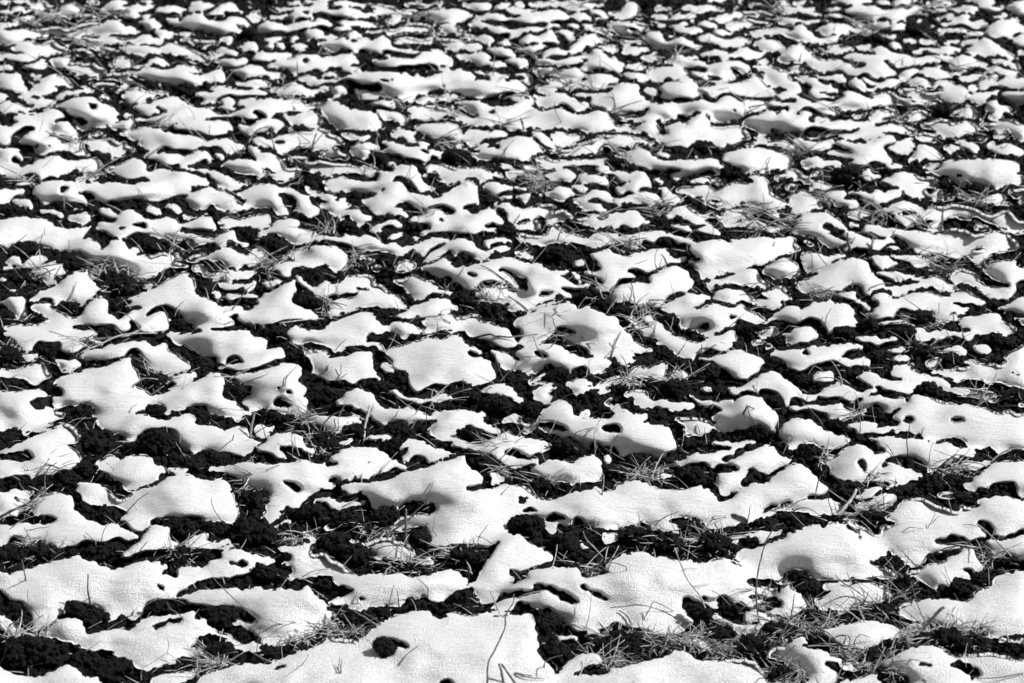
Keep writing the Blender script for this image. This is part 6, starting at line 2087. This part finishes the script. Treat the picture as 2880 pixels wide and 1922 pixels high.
sm = ng.nodes.new("GeometryNodeSetMaterial")
sm.inputs["Material"].default_value = SOIL
ra = ng.nodes.new("GeometryNodeInputNamedAttribute")
ra.data_type = 'FLOAT'
ra.inputs["Name"].default_value = "size"
rt = ng.nodes.new("GeometryNodeInputNamedAttribute")
rt.data_type = 'FLOAT_VECTOR'
rt.inputs["Name"].default_value = "turn"
L = ng.links.new
L(gi.outputs[0], ip.inputs["Points"])
L(ns.outputs["Color"], sb.inputs[0])
L(sb.outputs[0], sc.inputs[0])
L(ic.outputs["Mesh"], sp_.inputs["Geometry"])
L(sc.outputs[0], sp_.inputs["Offset"])
L(sp_.outputs[0], sm.inputs["Geometry"])
L(sm.outputs[0], ip.inputs["Instance"])
L(ra.outputs["Attribute"], ip.inputs["Scale"])
L(rt.outputs["Attribute"], ip.inputs["Rotation"])
L(ip.outputs[0], go.inputs[0])
md = crumbs.modifiers.new("scatter", 'NODES')
md.node_group = ng

# ------------------------------------------------------------------ what the eye meets at each lattice node
depth_map = np.where(M, T3, place(fx, fy, np.minimum(soil, .02))[1])


def depth_at(px, py):
    j = np.clip(np.rint((np.asarray(px) + MX) / PX).astype(int), 0, NX - 1)
    i = np.clip(np.rint((np.asarray(py) - Y0) / PX).astype(int), 0, NY - 1)
    return depth_map[i, j]


def tube(points, radii, sides=6):
    points = np.asarray(points, float)
    n = len(points)
    tg = np.gradient(points, axis=0)
    tg /= np.maximum(np.linalg.norm(tg, axis=1, keepdims=True), 1e-9)
    ref = np.array([.31, -.83, .46])
    a = np.cross(tg, ref)
    a /= np.maximum(np.linalg.norm(a, axis=1, keepdims=True), 1e-9)
    b_ = np.cross(tg, a)
    an = np.arange(sides) / sides * 2 * math.pi
    ring = a[:, None, :] * np.cos(an)[None, :, None] + b_[:, None, :] * np.sin(an)[None, :, None]
    v_ = (points[:, None, :] + ring * np.asarray(radii)[:, None, None]).reshape(-1, 3)
    v_ = np.concatenate([v_, points[:1], points[-1:]])
    f_ = []
    for i_ in range(n - 1):
        for s_ in range(sides):
            s2 = (s_ + 1) % sides
            f_.append((i_ * sides + s_, i_ * sides + s2, (i_ + 1) * sides + s2, (i_ + 1) * sides + s_))
    for s_ in range(sides):
        s2 = (s_ + 1) % sides
        f_.append((n * sides, s2, s_, s_))
        f_.append((n * sides + 1, (n - 1) * sides + s_, (n - 1) * sides + s2, (n - 1) * sides + s2))
    return v_, np.array(f_)


def tube_obj(name, points, radii, mat, sides=6, parent=None, loc=None):
    v_, f_ = tube(points, radii, sides)
    tri = np.concatenate([f_[:, [0, 1, 2]], f_[:, [0, 2, 3]]])
    tri = tri[(tri[:, 0] != tri[:, 1]) & (tri[:, 1] != tri[:, 2]) & (tri[:, 0] != tri[:, 2])]
    return link(name, v_, tri, mat, points[0] if loc is None else loc, None, parent)


def smooth_line(p, n):
    p = np.asarray(p, float)
    p = np.concatenate([[2 * p[0] - p[1]], p, [2 * p[-1] - p[-2]]])
    out = []
    for i_ in range(1, len(p) - 2):
        a, b_, c_, d_ = p[i_ - 1:i_ + 3]
        for t_ in np.arange(n) / n:
            out.append(.5 * (2 * b_ + (c_ - a) * t_ + (2 * a - 5 * b_ + 4 * c_ - d_) * t_ ** 2 + (3 * b_ - a - 3 * c_ + d_) * t_ ** 3))
    out.append(p[-2])
    return np.array(out)


def stalk_points(pix):
    """A traced stem set upright over its foot; stems that lie are laid on whatever they cross."""
    n = len(pix)
    base, tip = pix[0], pix[-1]
    t0 = float(depth_at(*base))
    lying = abs(tip[1] - base[1]) < .55 * abs(tip[0] - base[0])
    t1 = float(depth_at(*tip)) if lying else t0 * (1 + .012 * math.sin(base[0] * 7.1))
    s_ = np.concatenate([[0], np.cumsum(np.linalg.norm(np.diff(pix, axis=0), axis=1))])
    s_ /= s_[-1]
    tt = t0 + (t1 - t0) * s_
    surf = depth_at(pix[:, 0], pix[:, 1])
    gap = np.maximum(0, tt - (surf - .006))
    tt = tt - (gap.max() * (.3 + .7 * np.sin(np.pi * np.clip(s_, 0, 1))) if lying else np.maximum.accumulate(gap))
    dx_, dy_, dz_ = rays(pix[:, 0], pix[:, 1])
    pts_ = np.stack([tt * dx_, tt * dy_, CAM_H + tt * dz_], -1)
    return pts_, t0, lying


lens = [np.linalg.norm(np.diff(p, axis=0), axis=1).sum() * math.sqrt(w_) for w_, p in stalks]
pods = {}
for k_, (w_, p) in enumerate(stalks):
    if w_ >= 4 and k_ > 0 and stalks[k_ - 1][0] != 3 and 520 < p[0][0] < 800 and 560 < p[0][1] < 650:
        pods[k_] = True
big = set(sorted((k_ for k_ in range(len(stalks)) if k_ not in pods), key=lambda k_: -lens[k_])[:296])
loose_v, loose_f, nl = [], [], 0
stem_of_pods = None
for k_, (w_, p) in enumerate(stalks):
    pix = smooth_line(p, 5)
    jit = np.cumsum(rng.standard_normal(pix.shape) * .16, axis=0)
    pix = pix + jit - jit[0]
    pts_, t0, lying = stalk_points(pix)
    unit = t0 * K
    r0 = max(.46 * w_, .46) * unit
    s_ = np.linspace(0, 1, len(pts_))
    if k_ in pods:
        rr = r0 * (.25 + .85 * np.sin(math.pi * np.clip(s_ * .92 + .05, 0, 1)))
        tube_obj("seed_pod", pts_, rr, STALK, 8, stem_of_pods, stem_of_pods.location if stem_of_pods else None)
        continue
    rr = r0 * (1.05 - (.5 if w_ < 3 else .2) * s_) * (1 + .12 * rng.standard_normal(len(s_)))
    first = pts_[0] + (pts_[0] - pts_[1]) * 0 + np.array([0, 0, -.02])
    pts_ = np.concatenate([[first], pts_])
    rr = np.concatenate([[rr[0]], rr])
    if k_ in big:
        i_ = int(np.clip((p[0][1] - Y0) / PX, 0, NY - 1))
        j_ = int(np.clip((p[0][0] + MX) / PX, 0, NX - 1))
        on_snow = M[i_, j_]
        pale = (not on_snow) and w_ >= 1.5 and rng.random() < .6
        o = tube_obj("dry_stalk", pts_, np.maximum(rr, .2 * r0), PALE if pale else STALK)
        dx_ = p[-1][0] - p[0][0]
        bent = np.linalg.norm(p[-1] - p[0]) / max(np.linalg.norm(np.diff(p, axis=0), axis=1).sum(), 1e-6)
        L_ = lens[k_] / math.sqrt(w_)
        words = ("thick " if w_ >= 2.4 else "thin " if w_ < 1.2 else "") + ("pale " if pale else "dark ")
        words += ("curled" if bent < .8 else "arched" if bent < .95 else "straight") + (" long" if L_ > 42 else " short" if L_ < 20 else "") + " stalk" + (" in snow" if on_snow else " in soil")
        tag(o, words, p[:, 0].mean(), p[:, 1].mean(), "stalk", "dry stalks sticking out of the field")
        if 590 < p[0][0] < 740 and w_ == 2.2 and p[0][1] > 600:
            stem_of_pods = o
            o["label"] = "long bent dead stem carrying hanging seed pods over the snow"
    else:
        v_, f_ = tube(pts_, np.maximum(rr, .2 * r0), 4)
        loose_v.append(v_)
        loose_f.append(f_ + nl)
        nl += len(v_)

# ------------------------------------------------------------------ straw litter
def blade(px, py, on_patch):
    global nl
    i_ = int(np.clip((py - Y0) / PX, 0, NY - 1))
    unit = S[i_] / PX
    L_ = unit * random.uniform(8, 30) * (1.4 if on_patch else .8)
    g_, _ = place(np.array(px), np.array(py), 0.0)
    z_ = float(soil_at(g_[0], g_[1])[0])
    an = random.uniform(0, 2 * math.pi)
    tilt = random.uniform(-.1, .55) ** 1 if on_patch else random.uniform(-.1, .9)
    d_ = np.array([math.cos(an), math.sin(an) * 1.4, 0])
    s_ = np.linspace(0, 1, 6)[:, None]
    bow = random.uniform(-.16, .16)
    side = np.array([-d_[1], d_[0], 0])
    p_ = np.array([g_[0], g_[1], z_ + .004]) + d_ * L_ * (s_ - .3) + side * L_ * bow * s_ * (1 - s_) * 2
    p_[:, 2] += (L_ * math.sin(tilt) * s_ + L_ * random.uniform(0, .3) * s_ * (1 - s_))[:, 0]
    r_ = unit * random.uniform(.35, 1.25 if on_patch else .8) * (1 - .6 * s_[:, 0])
    v_, f_ = tube(p_, r_, 3)
    loose_v.append(v_)
    loose_f.append(f_ + nl)
    nl += len(v_)


for (px_, py_, rx_, ry_) in litter:
    n_ = int(min(520, max(20, rx_ * ry_ * math.pi / 5)))
    for _ in range(n_):
        a_, r_ = random.uniform(0, 2 * math.pi), math.sqrt(random.random())
        qx, qy = px_ + rx_ * r_ * math.cos(a_), py_ + ry_ * r_ * math.sin(a_)
        i_, j_ = int(np.clip((qy - Y0) / PX, 0, NY - 1)), int(np.clip((qx + MX) / PX, 0, NX - 1))
        if M[i_, j_] and random.random() < .6:
            continue
        blade(qx, qy, True)
pick = cells[rng.integers(0, len(cells), 3400)]
for r_, c_ in pick:
    blade(c_ * PX - MX, r_ * PX + Y0, False)
lv, lf = np.concatenate(loose_v), np.concatenate(loose_f)
tri = np.concatenate([lf[:, [0, 1, 2]], lf[:, [0, 2, 3]]])
tri = tri[(tri[:, 0] != tri[:, 1]) & (tri[:, 1] != tri[:, 2]) & (tri[:, 0] != tri[:, 2])]
stuff(link("straw_litter", lv, tri, STRAW))
print("patches", len(things), "of", STUFF, "clods", n_clods, "stalks", len(big), "verts", len(VA))
